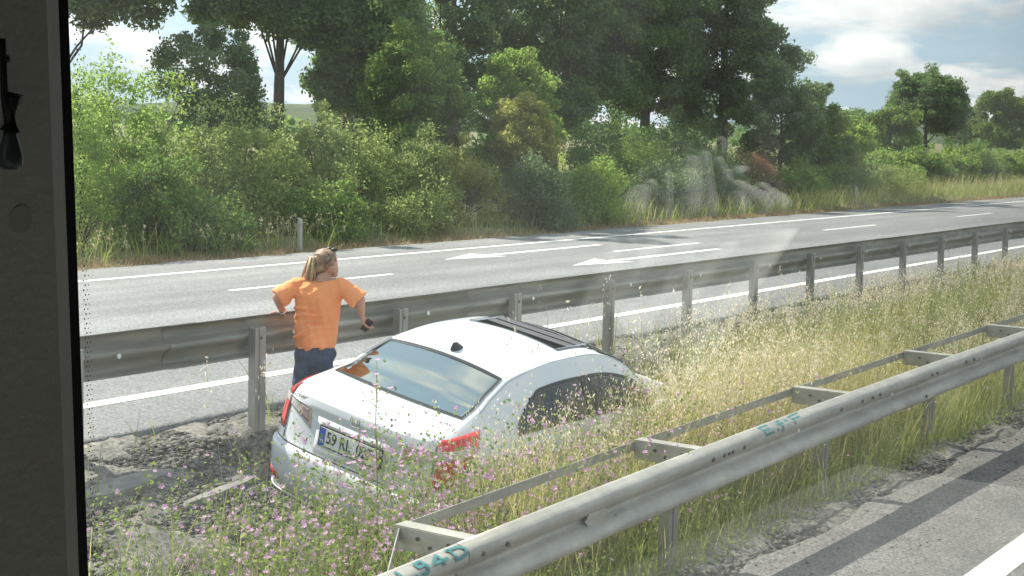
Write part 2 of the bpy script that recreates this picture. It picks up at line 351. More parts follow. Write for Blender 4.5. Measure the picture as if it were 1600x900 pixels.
# graffiti: strokes that follow the beam's rolled top
prof_top = np.array([(-p[0], p[1]) for p in W[:11]]); arcl = np.r_[0, np.cumsum(np.linalg.norm(np.diff(prof_top, axis=0), axis=1))]
def on_beam(x, v):  # v = arc length down from the top lip
    y = np.interp(v, arcl, prof_top[:, 0]); z = np.interp(v, arcl, prof_top[:, 1]); return np.array((x, YF + y, NZ(x) - .155 + z))
def scrawl(name, strokes, x0, sx, v0, sv, wd=.008):
    mb = MB()
    for st in strokes:
        pts = []
        for (a0, b0), (a1, b1) in zip(st[:-1], st[1:]):
            n = 6
            for i in range(n): pts.append((a0 + (a1 - a0) * i / n, b0 + (b1 - b0) * i / n))
        pts.append(st[-1]); Gd = []
        for i, (pa, pb) in enumerate(pts):
            q0 = pts[max(i - 1, 0)]; q1 = pts[min(i + 1, len(pts) - 1)]
            dx = (q1[0] - q0[0]) * sx; dv = (q1[1] - q0[1]) * sv; l = math.hypot(dx, dv) or 1; nx, nv = -dv / l, dx / l
            row = []
            for t in (-1, -.33, .33, 1):
                p = on_beam(x0 + pa * sx + nx * wd * t, v0 + (1 - pb) * sv + nv * wd * t * -1 + 0); 
                row.append(p + np.array((0, -.0075, .0045)))
            Gd.append(row)
        mb.grid(Gd)
    return mb.build(name, M_graf, nr)
scrawl('graffiti', [[(.0, 1), (.0, 0), (.6, 0)], [(0, .5), (.5, .5)], [(0, 1), (.6, 1)], [(.85, .05), (.95, .1)], [(1.5, 1.0), (1.25, .9), (1.3, .0), (1.1, -.2)], [(1.05, .55), (1.55, .6)], [(2.2, 1), (2.2, -.05)], [(2.2, 1), (3.0, 1.1)], [(2.2, .55), (2.8, .6)], [(1.7, .7), (1.95, .75)]], 9.28, .22, .020, .080, wd=.0095)
scrawl('graffiti', [[(0, 1), (.05, 0), (.7, .05)], [(1.3, .6), (.95, .55), (.95, .95), (1.3, 1), (1.35, .5), (1.2, .0), (.9, .05)], [(2.1, .0), (2.1, 1), (1.6, .35), (2.4, .4)], [(2.75, 1), (2.75, 0), (3.3, .15), (3.45, .55), (3.25, .95), (2.6, 1)]], 5.36, .15, .020, .080, wd=.0095)

# ------------------------------------------------------------------ the car
CAR = empty('car', (7.66, 6.736, -.051)); CAR.rotation_euler = (R_(10.5), R_(-.1) * -1, R_(-.3))
tag(CAR, 'white four-door saloon with open sunroof, tilted in the grassy ditch between the guardrails', 'car')
M_white = mat('car_paint', (.66, .685, .70), rough=.28, spec=.5, coat=.6)
M_blackp = mat('black_plastic', (.012, .012, .013), rough=.45)
M_glass = bpy.data.materials.new('car_glass'); M_glass.use_nodes = True
def glassmat(m, tint, refl_rough=.02, dens=.65):
    t = m.node_tree; t.nodes.clear(); o = t.nodes.new('ShaderNodeOutputMaterial'); tr = t.nodes.new('ShaderNodeBsdfTransparent'); tr.inputs[0].default_value = rgb(tint)
    gl = t.nodes.new('ShaderNodeBsdfGlossy'); gl.inputs['Roughness'].default_value = refl_rough; fr0 = t.nodes.new('ShaderNodeLayerWeight'); fr_ = t.nodes.new('ShaderNodeMath'); fr_.operation = 'POWER'; fr_.inputs[1].default_value = 4; t.links.new(fr0.outputs['Facing'], fr_.inputs[0])
    mu = t.nodes.new('ShaderNodeMath'); mu.operation = 'MULTIPLY_ADD'; mu.inputs[1].default_value = 1.0; mu.inputs[2].default_value = dens; t.links.new(fr_.outputs[0], mu.inputs[0]); mu.use_clamp = True
    mi = t.nodes.new('ShaderNodeMixShader'); t.links.new(mu.outputs[0], mi.inputs[0]); t.links.new(tr.outputs[0], mi.inputs[1]); t.links.new(gl.outputs[0], mi.inputs[2]); t.links.new(mi.outputs[0], o.inputs[0]); return gl
gl = glassmat(M_glass, (.30, .38, .36), .03, .52); gl.inputs[0].default_value = (.80, .86, .80, 1)
M_glass2 = bpy.data.materials.new('side_glass'); M_glass2.use_nodes = True; gl2 = glassmat(M_glass2, (.35, .35, .33), .03, .06)
M_red = mat('lamp_red', (.70, .012, .015), rough=.18, coat=.5, col2=(.55, .01, .012), nscale=20)
M_clear = mat('lamp_clear', (.62, .60, .55), rough=.2, coat=.8, col2=(.5, .45, .40), nscale=30)
M_rose = mat('lamp_rose', (.45, .30, .27), rough=.25, coat=.8, col2=(.38, .24, .22), nscale=60)
M_dark = mat('car_interior', (.03, .029, .028), rough=.8)
M_seat = mat('seat_fabric', (.075, .07, .065), rough=.9)
M_plate = mat('number_plate', (.74, .74, .72), rough=.4)
M_blue = mat('plate_blue', (.02, .10, .45), rough=.4)
M_ink = mat('plate_black', (.015, .015, .02), rough=.4)
M_chrome = mat('chrome', (.6, .6, .6), rough=.15, metal=1)
M_gap = mat('panel_gap', (.03, .03, .035), rough=.7)
M_tyre = mat('tyre_rubber', (.02, .02, .02), rough=.85)
M_rim = mat('wheel_alloy', (.5, .5, .5), rough=.35, metal=.8)
# key sections: x, then (y,z) for keys
KX = [.60, .75, 1.0, 1.4, 1.8, 2.2, 2.6, 2.95, 3.3, 3.7]
def kk(*a): return np.array(a, float)
Y1 = kk(.80, .80, .80, .80, .80, .80, .80, .80, .80, .79)
Y2 = kk(.865, .868, .87, .87, .87, .87, .87, .87, .868, .86); 
Y3 = kk(.880, .880, .880, .880, .880, .880, .880, .878, .875, .865)
Y3c = kk(.865, .866, .866, .866, .866, .866, .866, .862, .85, .835)
Y4 = kk(.805, .808, .810, .812, .812, .810, .805, .80, .78, .75); Z4 = kk(.965, .97, .975, .97, .965, .96, .955, .94, .89, .81)
Y5a = kk(.650, .625, .595, .585, .58, .58, .600, .665, .70, .67); Z5a = kk(1.110, 1.175, 1.265, 1.335, 1.35, 1.33, 1.22, 1.01, .925, .84)
Y5 = kk(.605, .580, .548, .545, .54, .545, .570, .635, .66, .62); Z5 = kk(1.150, 1.225, 1.325, 1.385, 1.40, 1.38, 1.265, 1.05, .945, .86)
ZC = kk(1.175, 1.262, 1.368, 1.432, 1.45, 1.435, 1.325, 1.10, .985, .90)
KP = [  # per key: (Y(x), Z(x), rear (x,y,z), front(x,y,z))
    (Y1 * 0, kk(*[.22] * 10), (.10, 0, .25), (4.30, 0, .25)),
    (Y1, kk(*[.22] * 10), (.09, .72, .25), (4.32, .70, .24)),
    (Y2, kk(*[.36] * 10), (.015, .80, .36), (4.40, .78, .36)),
    (Y3 - .003, kk(*[.52] * 10), (.0, .83, .52), (4.42, .80, .50)),
    (Y3, kk(*[.615] * 10), (.012, .84, .610), (4.41, .80, .58)),
    (Y3, kk(*[.65] * 10), (.060, .83, .645), (4.39, .79, .62)),
    (Y3c, kk(*[.85] * 10), (.078, .80, .86), (4.30, .74, .70)),
    (Y4, Z4, (.068, .76, .965), (4.20, .68, .77)),
    (Y5a, Z5a, (.075, .725, 1.012), (4.12, .62, .77)),
    (Y5, Z5, (.105, .69, 1.035), (4.05, .58, .785)),
]
NK = len(KP)
def cr(P, t):   # catmull-rom over rows P(k,...) at t in [0,k-1]
    P = np.asarray(P, float); k = len(P); i = np.clip(np.floor(t).astype(int), 0, k - 2); f = (t - i)[:, None]
    p0 = P[np.clip(i - 1, 0, k - 1)]; p1 = P[i]; p2 = P[i + 1]; p3 = P[np.clip(i + 2, 0, k - 1)]
    return .5 * ((2 * p1) + (-p0 + p2) * f + (2 * p0 - 5 * p1 + 4 * p2 - p3) * f ** 2 + (-p0 + 3 * p1 - 3 * p2 + p3) * f ** 3)
def xint(vals, x):   # smooth interpolation over KX
    t = np.interp(x, KX, np.arange(len(KX))); return cr(np.asarray(vals)[:, None], t)[:, 0]
def keys_at(x):
    x = np.atleast_1d(np.asarray(x, float)); out_ = np.zeros((len(x), NK, 3)); out_[:, :, 0] = x[:, None]
    for k, (Yk, Zk, _, _) in enumerate(KP): out_[:, k, 1] = xint(Yk, x); out_[:, k, 2] = xint(Zk, x)
    return out_
def sub(keys, v):  # keys (NK,3), v array -> points
    # monotone-ish: blend catmull and linear in the window band
    c = cr(keys, v); i = np.clip(np.floor(v).astype(int), 0, NK - 2); f = (v - i)[:, None]; l = keys[i] * (1 - f) + keys[i + 1] * f
    wgt = np.where((v > 7.0) & (v < 8.0), .85, 0)[:, None]
    return c * (1 - wgt) + l * wgt
def side(x, v):
    x = np.atleast_1d(x); v = np.atleast_1d(v); return np.stack([sub(k_, v) for k_ in keys_at(x)])
def clip_(beta, v, rear=True):
    """rounded rear / front: beta 0 (centre) .. 90 deg (side)"""
    xj = .60 if rear else 3.70
    kj = keys_at(xj)[0]; end = np.array([p[2] if rear else p[3] for p in KP], float)
    J = sub(kj, v); E_ = sub(end, v); out_ = []
    for b_ in np.atleast_1d(beta):
        cb_, sb = math.cos(b_), math.sin(b_)
        e = .42
        fx = 1 - max(cb_, 0) ** e; fy = sb ** .42
        x = E_[:, 0] + (J[:, 0] - E_[:, 0]) * fx
        wy = E_[:, 1] + (J[:, 1] - E_[:, 1]) * fx
        z = E_[:, 2] + (J[:, 2] - E_[:, 2]) * (fx ** 1.15)
        out_.append(np.stack([x, wy * fy, z], 1))
    return np.stack(out_)   # (beta, v, 3)
def tailx(y, v):   # beta for a wanted half-width y on the rear face (approx)
    pass
def ztop(x, y):
    x = np.asarray(x, float)
    if np.ndim(x) == 0: x = x[None]
    zc = np.where(x < .6, np.interp(x, [.10, .3, .6], [1.042, 1.075, ZC[0]]), xint(ZC, x))
    z5 = xint(Z5, x); y5 = xint(Y5, x)
    return zc, z5, y5
def roof_pt(x, y, off=0.0):
    zc, z5, y5 = ztop(np.array([max(x, .6)]), y); z = zc[0] - (zc[0] - z5[0]) * min(1, (y / y5[0]) ** 2)
    return (x, y, z + off)
# deck below x=.6 : between the rounded rear P5 row and centre
bet = np.r_[np.linspace(0, 1.2, 26), np.linspace(1.25, math.pi / 2, 16)]
def deck_rows(rear=True):
    E5 = clip_(bet, np.array([float(NK - 1)]), rear)[:, 0]; rows = []
    kj = keys_at(.6 if rear else 3.7)[0][-1]; zcj = ZC[0] if rear else ZC[-1]; e5 = KP[-1][2 if rear else 3]; zce = e5[2] + .008
    for p in E5:
        t = (p[0] - e5[0]) / (kj[0] - e5[0]); zc = p[2] + (zcj - kj[2]) * t + .008 * abs(p[1]) / .7 * (1 - t)
        rows.append([(p[0], p[1] * s, zc + (p[2] - zc) * s * s) for s in np.linspace(1, 0, 14)])
    return np.array(rows)
def deck_pt(x, y, off=0):
    e5 = KP[-1][2]; kj = keys_at(.6)[0][-1]; t = max(0, (x - e5[0]) / (.6 - e5[0])); zc = 0
    ze = e5[2] + (kj[2] - e5[2]) * t ** 1.15; ye = e5[1] + (kj[1] - e5[1]) * t
    zc = ze + (ZC[0] - kj[2]) * t + .008 * (1 - t); return (x, y, zc + (ze - zc) * min(1, (y / ye)) ** 2 + off)
def mirror(G): G = np.array(G, float).copy(); G[..., 1] *= -1; return G
vv = np.linspace(0, NK - 1, 9 * 7 + 1)
body = MB()
def addboth(mb, G, flip=False, keep=None):
    for s, fl in ((1, flip), (-1, not flip)):
        g_ = np.array(G, float).copy(); g_[..., 1] *= s
        if keep is None: mb.grid(g_, fl)
        else:
            a_, b_, _ = g_.shape; Fs = []
            for i in range(a_ - 1):
                for j in range(b_ - 1):
                    c_ = (g_[i, j] + g_[i + 1, j + 1]) / 2
                    if keep(c_, (i + .5), (j + .5)): f = (i * b_ + j, i * b_ + j + 1, (i + 1) * b_ + j + 1, (i + 1) * b_ + j); Fs.append(f[::-1] if fl else f)
            mb.add(g_.reshape(-1, 3), Fs)
# wheel centres
WX = (.80, 3.40); WR = .335
def inarch(c): return any(math.hypot(c[0] - wx, c[2] - .30) < WR for wx in WX) and abs(c[1]) > .55
xs_ = np.linspace(.60, 3.70, 156); S = side(xs_, vv)
# side window outline in (x, t) where t runs v=7..8
def wtop(x): return .80 * min(1, max(0, (x - .84) / .42)) ** .55
def wbot(x): return .10
def inwin(c, i, j):
    v = j / 7.; x = c[0]
    if 7 < v < 8 and .92 < x < 2.80:
        t = v - 7; return wbot(x) + .03 < t < wtop(x) - .03
    return False
addboth(body, S, False, lambda c, i, j: not inwin(c, i, j) and not inarch(c))
for rear in (True, False):
    G = clip_(bet, vv, rear); addboth(body, G, rear is False, lambda c, i, j: not inarch(c))
    addboth(body, deck_rows(rear), not rear) if rear else addboth(body, deck_rows(rear), not rear)
# roof
rw = np.linspace(1, 0, 18); Rg = np.array([[(x,) + roof_pt(x, xint(Y5, np.array([x]))[0] * s)[1:] for s in rw] for x in xs_])
def keeproof(c, i, j):
    x, y = c[0], abs(c[1])
    if .60 < x < .93 and y < .52: return False      # rear window
    if 2.30 < x < 2.86 and y < .50: return False     # windscreen
    if 1.79 < x < 2.22 and y < .42: return False     # sunroof
    return True
addboth(body, Rg, False, keeproof)
bo = body.build('body', M_white, CAR, True)
bmx = bmesh.new(); bmx.from_mesh(bo.data); bmesh.ops.remove_doubles(bmx, verts=bmx.verts, dist=.0015); bmesh.ops.recalc_face_normals(bmx, faces=bmx.faces); bmx.to_mesh(bo.data); bmx.free(); bo.data.shade_smooth()
# patches -----------------------------------------------------------------
def patch(name, fn, m, nu=24, nv=12, off=.004, parent=CAR, th=.003, both=True, smooth=True):
    G = np.array([[fn(u, v) for v in np.linspace(0, 1, nv)] for u in np.linspace(0, 1, nu)])
    du = np.gradient(G, axis=0); dv = np.gradient(G, axis=1); n = np.cross(du, dv); n /= np.linalg.norm(n, axis=2)[..., None] + 1e-9
    ctr = np.array((2.2, 0, .6)); sgn = np.sign((n * (G - ctr)).sum(-1)); sgn = 1 if sgn.mean() > 0 else -1
    mb = MB(); T_ = G + n * sgn * off; B_ = G + n * sgn * (off - th)
    a_, b_, _ = G.shape; mb.grid(T_); mb.grid(B_, True)
    edge = [(0, j) for j in range(b_)] + [(i, b_ - 1) for i in range(1, a_)] + [(a_ - 1, j) for j in range(b_ - 2, -1, -1)] + [(i, 0) for i in range(a_ - 2, 0, -1)]
    n_ = len(edge); mb.add([T_[e] for e in edge] + [B_[e] for e in edge], [(i, (i + 1) % n_, n_ + (i + 1) % n_, n_ + i) for i in range(n_)])
    o = mb.build(name, m, parent, smooth); q_ = bmesh.new(); q_.from_mesh(o.data); bmesh.ops.remove_doubles(q_, verts=q_.verts, dist=1e-5); bmesh.ops.recalc_face_normals(q_, faces=q_.faces); q_.to_mesh(o.data); q_.free()
    return o
def lerp(a, b, t): return a + (b - a) * t
def rearglass(u, v, m_=0):  # u across -1..1 ; v bottom->top
    s = -1 + 2 * u
    x = lerp(.455 + .01 * s * s, .975 - .0 * s * s, v); wd = lerp(.585, .515, v); y = s * wd
    x = x - .035 * (1 - s * s) * (1 - v)
    return deck_pt(x, y) if x < .6 else roof_pt(x, y)
def ring(name, fn, m, e=(.03, .03, .045, .045), parent=CAR, off=.006):
    eu0, eu1, ev0, ev1 = e; mb_objs = []
    parts = [(0, eu0, 0, 1), (1 - eu1, 1, 0, 1), (eu0, 1 - eu1, 0, ev0), (eu0, 1 - eu1, 1 - ev1, 1)]
    mb = MB()
    for (a0, a1, b0, b1) in parts:
        G = np.array([[fn(u, v) for v in np.linspace(b0, b1, 2 if b1 - b0 < .3 else 14)] for u in np.linspace(a0, a1, 2 if a1 - a0 < .3 else 26)])
        G[..., 2] += 0; du = np.gradient(G, axis=0); dv = np.gradient(G, axis=1); n = np.cross(du, dv); n /= np.linalg.norm(n, axis=2)[..., None] + 1e-9
        sg = 1 if (n * (G - np.array((2.2, 0, .6)))).sum(-1).mean() > 0 else -1
        mb.grid(G + n * sg * off)
    return mb.build(name, m, parent, False)
rgl = patch('rear_window', rearglass, M_glass, 30, 16, .005)
ring('window_seal', rearglass, M_blackp, (.018, .018, .05, .05), rgl, .009)
def wscreen(u, v): s = -1 + 2 * u; x = lerp(2.93, 2.27, v) + .06 * (1 - s * s) * (1 - v); y = s * lerp(.60, .51, v); return roof_pt(min(x, 3.0), y)
wgl = patch('windscreen', wscreen, M_glass2, 24, 14, .005); ring('window_seal', wscreen, M_blackp, (.03, .03, .06, .06), wgl, .009)
def swin(x0, x1, sgn):
    def fn(u, v):
        x = lerp(x0, x1, u); t = lerp(wbot(x), max(wtop(x), wbot(x) + .01), v); p = side(x, np.array([7 + t]))[0, 0]; return (p[0], p[1] * sgn, p[2])
    return fn
for sgn in (1, -1):
    for (x0, x1) in ((.90, 1.86), (1.93, 2.86)):
        f = swin(x0, x1, sgn); o = patch('side_window', f, M_glass2, 18, 8, .005); ring('window_seal', f, M_blackp, (.03, .03, .07, .07), o, .008)
    f = swin(1.86, 1.93, sgn); patch('door_pillar', f, M_blackp, 3, 8, .007)
    # roof ditch line
    def rl(u, v, sgn=sgn): x = lerp(.62, 2.95, u); p = side(x, np.array([8.55 + .05 * v]))[0, 0]; return (p[0], p[1] * sgn, p[2])
    patch('roof_seam', rl, M_gap, 50, 2, .003)
    # door handles & shut lines
    for xd in (1.12, 1.90, 2.86):
        def dl(u, v, xd=xd, sgn=sgn): z = lerp(1.2, 7.0, u); x = xd - (.10 * math.sin(min(1, u * 1.4) * 3.1) if xd < 1.5 else 0) + v * .006; p = side(x, np.array([z]))[0, 0]; return (p[0], p[1] * sgn, p[2])
        patch('door_gap', dl, M_gap, 20, 2, .002)
    for xd in (1.30, 2.12):
        mb = MB(); p = side(xd, np.array([6.15]))[0, 0]; mb.tube([(xd - .09, p[1] * sgn * 1.0, p[2]), (xd - .06, (p[1] + .03) * sgn, p[2]), (xd + .06, (p[1] + .03) * sgn, p[2]), (xd + .09, p[1] * sgn, p[2])], .014, 8); mb.build('door_handle', M_white, CAR, True)
    # mirror
    mb = MB(); Gm = []
    for i in range(9):
        t = i / 8 * math.pi; Gm.append([(2.70 + .09 * math.cos(q) * math.sin(t) + .02, sgn * (.93 + .10 * -math.cos(t)), 1.0 + .065 * math.sin(q) * math.sin(t)) for q in np.linspace(0, 2 * math.pi, 13)])
    mb.grid(Gm); mb.box((2.66, min(sgn * .79, sgn * .86), .94), (2.72, max(sgn * .79, sgn * .86), .97)); mb.build('wing_mirror', M_white, CAR, True)
# sunroof: recessed dark opening, raised deflector at the front, slid panel
mb = MB(); zr = roof_pt(1.8, .42)[2]
for (lo, hi) in (((1.76, -.45, zr - .10), (2.26, .45, zr - .09)), ((1.76, -.45, zr - .09), (1.775, .45, zr - .012)), ((2.245, -.45, zr - .09), (2.26, .45, zr - .03)), ((1.775, -.45, zr - .09), (2.245, -.435, zr - .02)), ((1.775, .435, zr - .09), (2.245, .45, zr - .02))): mb.box(lo, hi)
sunr = mb.build('sunroof', M_blackp, CAR)
def srect(u, v): return roof_pt(lerp(1.785, 2.225, v), lerp(-.425, .425, u))
ring('sunroof_seal', srect, M_blackp, (.02, .02, .04, .04), sunr, .006)
mb = MB(); 
for (xa, dz) in ((2.12, .0), (2.0, -.01)):
    z_ = roof_pt(xa, 0)[2]; mb.box((xa, -.40, z_ - .03 + dz), (xa + .06, .40, z_ - .018 + dz), Matrix.Rotation(R_(-12), 3, 'Y'))
mb.build('sunroof_panel', mat('tinted_panel', (.05, .05, .05), rough=.2, coat=.5), sunr)
for yy in (-.40, .40):
    mb = MB(); mb.tube([(1.79, yy, zr + .0), (2.22, yy, zr - .0)], .008, 6); mb.build('sunroof_rail', M_chrome, sunr)
# antenna fin
mb = MB(); z0 = roof_pt(1.10, 0)[2] - .004; Gm = []
for i, (t, hw, xx_) in enumerate(((0, .034, 0), (.3, .026, .02), (.7, .014, .05), (1, .004, .075))):
    L_ = lerp(.17, .05, t); Gm.append([(1.02 + (.17 - L_) * 1.0 * .12 + L_ / 2 + L_ / 2 * math.cos(q) * 1.0, hw * math.sin(q), z0 + .055 * t) for q in np.linspace(0, 2 * math.pi, 17)])
mb.grid(Gm); mb.add([Gm[-1][i] for i in range(16)], [tuple(range(16))]); mb.build('antenna', M_blackp, CAR, True)
# rear face parts. helper: point on rear clip from (y, v)
BB = np.linspace(0, math.pi / 2, 400)
def rearpt(ty, v, sgn=1):
    """ty: arc parameter 0 centre .. 1 side joint at x=.6 (linear in beta-arc length)"""
    G = clip_(BB, np.array([float(v)]))[:, 0]; d = np.r_[0, np.cumsum(np.linalg.norm(np.diff(G, axis=0), axis=1))]
    q = ty if ty >= 0 else 0; i = np.interp(q, d, np.arange(len(d))); i0 = int(min(i, len(d) - 2)); f = i - i0; p = G[i0] * (1 - f) + G[i0 + 1] * f
    return (p[0], p[1] * sgn, p[2])
for sgn in (1, -1):
    def arcq(pts):
        P_ = np.array(pts, float)   # four corners (arc, v): bottom-in, bottom-out, top-out, top-in
        def fn(u, v, P_=P_, sgn=sgn):
            a_ = lerp(lerp(P_[0], P_[1], u), lerp(P_[3], P_[2], u), v); return rearpt(a_[0], a_[1], sgn)
        return fn
    lamp = patch('tail_lamp', arcq([(.68, 5.35), (.80, 5.45), (1.06, 7.75), (.66, 8.15)]), M_red, 18, 14, .010, th=.008)
    patch('indicator_lens', arcq([(.655, 6.35), (.93, 6.75), (.96, 7.15), (.65, 6.95)]), M_clear, 14, 8, .014, lamp, .004)
    lid = patch('reversing_lamp', arcq([(.40, 5.7), (.645, 6.3), (.64, 7.05), (.42, 6.75)]), M_clear, 16, 8, .010, th=.008)
    patch('reflector_lens', arcq([(.415, 5.85), (.50, 6.05), (.505, 6.75), (.43, 6.6)]), M_rose, 8, 6, .014, lid, .004)
    patch('chrome_trim', arcq([(.42, 6.76), (.96, 7.16), (.96, 7.26), (.42, 6.9)]), M_chrome, 20, 2, .015, lid, .004)
    patch('lid_gap', arcq([(.655, 4.95), (.663, 4.95), (.663, 8.6), (.652, 8.6)]), M_gap, 2, 20, .006)
    patch('bumper_gap', arcq([(.655, 4.92), (1.25, 4.95), (1.25, 4.99), (.655, 4.98)]), M_gap, 20, 2, .003)
    patch('bumper_reflector', arcq([(.60, 2.0), (.76, 2.05), (.76, 2.35), (.60, 2.3)]), M_red, 8, 3, .006)
patch('bumper_lip', lambda u, v: rearpt(abs(-1 + 2 * u) * 1.15, lerp(1.25, 1.45, v), 1 if u > .5 else -1), M_white, 60, 3, .018, th=.012)
patch('bumper_gap', lambda u, v: rearpt(abs(-1 + 2 * u) * .655, lerp(4.86, 4.95, v), 1 if u > .5 else -1), M_gap, 60, 2, .004)
# plate on a recessed dark panel
def yv(y, v): return rearpt(abs(y), v, 1 if y >= 0 else -1)
patch('plate_recess', lambda u, v: yv(lerp(-.34, .34, u), lerp(5.05, 6.35, v)), M_white, 20, 4, .004)
PL = empty('number_plate_holder'); PL.parent = CAR
tp = yv(0, 6.25); bp = yv(0, 5.45)
pm = MB(); PW, PH = .53, .125; pc = Vector((.035, 0, .80)); tilt = Matrix.Rotation(R_(4), 3, 'Y')
bpy.data.objects.remove(PL)
pm.box((pc.x - .004, -PW / 2 - .012, pc.z - PH / 2 - .012), (pc.x + .03, PW / 2 + .012, pc.z + PH / 2 + .012)); fr_p = pm.build('plate_frame', M_blackp, CAR)
pm = MB(); pm.box((pc.x - .009, -PW / 2, pc.z - PH / 2), (pc.x - .0045, PW / 2, pc.z + PH / 2)); npl = pm.build('number_plate', M_plate, CAR)
pm = MB(); pm.box((pc.x - .011, PW / 2 - .05, pc.z - PH / 2 + .001), (pc.x - .0092, PW / 2 - .001, pc.z + PH / 2 - .001)); pm.build('plate_band', M_blue, npl)
def text(s, size, loc, m, parent, name, sx=1, bold=0.0, ext=.0008):
    cu = bpy.data.curves.new(name, 'FONT'); cu.body = s; cu.size = size; cu.extrude = ext; cu.offset = bold; cu.align_x = 'CENTER'; cu.align_y = 'CENTER'; cu.resolution_u = 3
    tob = bpy.data.objects.new(name, cu); COL.objects.link(tob); dg = bpy.context.evaluated_depsgraph_get(); me = bpy.data.meshes.new_from_object(tob.evaluated_get(dg)); bpy.data.objects.remove(tob)
    o = link(name, me, m, parent); o.rotation_euler = (R_(90), 0, R_(-90)); o.location = loc; o.scale = (sx, 1, 1); return o
text('59', .118, (pc.x - .0105, .155, pc.z), M_ink, npl, 'lettering', .80, .002); text('RL', .118, (pc.x - .0105, .03, pc.z), M_ink, npl, 'lettering', .80, .002); text('027', .118, (pc.x - .0105, -.14, pc.z), M_ink, npl, 'lettering', .80, .002)
text('TR', .032, (pc.x - .0115, .24, pc.z - .035), M_plate, npl, 'lettering')
text('CIVIC', .035, (rearpt(.55, 7.45)[0] - .012, .53, rearpt(.55, 7.45)[2]), M_gap, CAR, 'lettering', 1.5)
# badge: rounded frame with an H
mb = MB(); zc_ = rearpt(0, 7.15)[2]; xb = rearpt(0, 7.15)[0] - .012
fr_pts = [(xb, .040 * math.copysign(abs(math.cos(q)) ** .5, math.cos(q)) * (1 + .12 * math.sin(q)), zc_ + .033 * math.copysign(abs(math.sin(q)) ** .5, math.sin(q))) for q in np.linspace(0, 2 * math.pi, 33)]
mb.tube(fr_pts, .0035, 6, False); mb.tube([(xb, .024, zc_ + .024), (xb, .016, zc_ - .024)], .004, 6); mb.tube([(xb, -.024, zc_ + .024), (xb, -.016, zc_ - .024)], .004, 6); mb.tube([(xb, .02, zc_), (xb, -.02, zc_)], .004, 6)
mb.build('badge', M_chrome, CAR)
# interior
mb = MB(); mb.box((.50, -.68, .34), (3.2, .68, .38)); mb.box((.48, -.60, .86), (1.00, .60, .90)); mb.box((2.75, -.66, .60), (3.0, .66, .92)); mb.build('cabin_floor', M_dark, CAR)
def seat(x, y, wd):
    mb = MB(); mb.box((x, y - wd / 2, .42), (x + .48, y + wd / 2, .60)); mb.box((x - .12, y - wd / 2, .50), (x + .05, y + wd / 2, 1.02), Matrix.Rotation(R_(-14), 3, 'Y')); o = mb.build('seat', M_seat, CAR)
    mb = MB(); mb.box((x - .13, y - .12, 1.05), (x - .03, y + .12, 1.22)); mb.build('headrest', M_seat, o); return o
seat(1.15, .34, .5); seat(1.15, -.34, .5); seat(2.0, .36, .48); seat(2.0, -.36, .48)
mb = MB(); ringp = [(2.62 + .05 * math.sin(q), .36 + .18 * math.cos(q), .88 + .17 * math.sin(q)) for q in np.linspace(0, 2 * math.pi, 25)]; mb.tube(ringp, .014, 6, False); mb.build('steering_wheel', M_dark, CAR)
# wheels + arches
for wx in WX:
    for sgn in (1, -1):
        mb = MB(); mb.tube([(wx, sgn * .50, .30), (wx, sgn * .84, .30)], .345, 26); mb.F = [f for f in mb.F if len(f) == 4]; mb.build('wheel_arch', M_gap, CAR, True)
        mb = MB(); Gm = [[(wx + r * math.cos(q), sgn * yy, .30 + r * math.sin(q)) for q in np.linspace(0, 2 * math.pi, 33)] for r, yy in ((.20, .66), (.30, .65), (.315, .67), (.318, .75), (.315, .83), (.30, .855), (.215, .85), (.205, .83))]
        mb.grid(Gm); wh = mb.build('wheel', M_tyre, CAR, True)
        mb = MB(); 
        for k in range(5):
            q = k * 2 * math.pi / 5; mb.tube([(wx, sgn * .84, .30), (wx + .20 * math.cos(q), sgn * .845, .30 + .20 * math.sin(q))], [.035, .02], 6)
        mb.tube([(wx + .205 * math.cos(q), sgn * .84, .30 + .205 * math.sin(q)) for q in np.linspace(0, 2 * math.pi, 25)], .01, 6, False); mb.build('rim', M_rim, wh, True)
for sgn in (1, -1):
    mb = MB(); mb.box((4.20, min(sgn * .45, sgn * .70), .60), (4.31, max(sgn * .45, sgn * .70), .72)); mb.build('headlight', M_clear, CAR)

# ------------------------------------------------------------------ vegetation builders
def unit(n): v = rng.normal(0, 1, (n, 3)); return v / np.linalg.norm(v, axis=1)[:, None]
def leaves(C_, L_, Wd, up=.35, jit=.55):
    """one bent rhombus per centre; returns verts (n*4,3), faces"""
    n = len(C_); t = unit(n); t[:, 2] -= .15; t /= np.linalg.norm(t, axis=1)[:, None]
    q = unit(n) + np.array((0, 0, up)); b = np.cross(t, q); b /= np.linalg.norm(b, axis=1)[:, None] + 1e-9; nn = np.cross(b, t)
    l = L_ * rng.uniform(1 - jit, 1 + jit, n)[:, None]; w = Wd * rng.uniform(1 - jit, 1 + jit, n)[:, None]
    V = np.stack([C_ - t * l / 2 - nn * l * .12, C_ + b * w / 2 + t * l * .05, C_ + t * l / 2 - nn * l * .12, C_ - b * w / 2 + t * l * .05], 1)
    return V.reshape(-1, 3), np.arange(n * 4).reshape(n, 4)
def clump_pts(ctrs, rad, per, shell=.5, flat=.8):
    ctrs = np.asarray(ctrs, float); rad = np.broadcast_to(rad, (len(ctrs),)); P_ = []
    for c, r in zip(ctrs, rad):
        n = int(per * rng.uniform(.6, 1.3)); d = unit(n); rr = r * (shell + (1 - shell) * rng.random(n)) ** 1.0 * rng.uniform(.35, 1.1, n) ** .5
        q = c + d * rr[:, None] * np.array((1, 1, flat)); P_.append(q)
    return np.concatenate(P_)
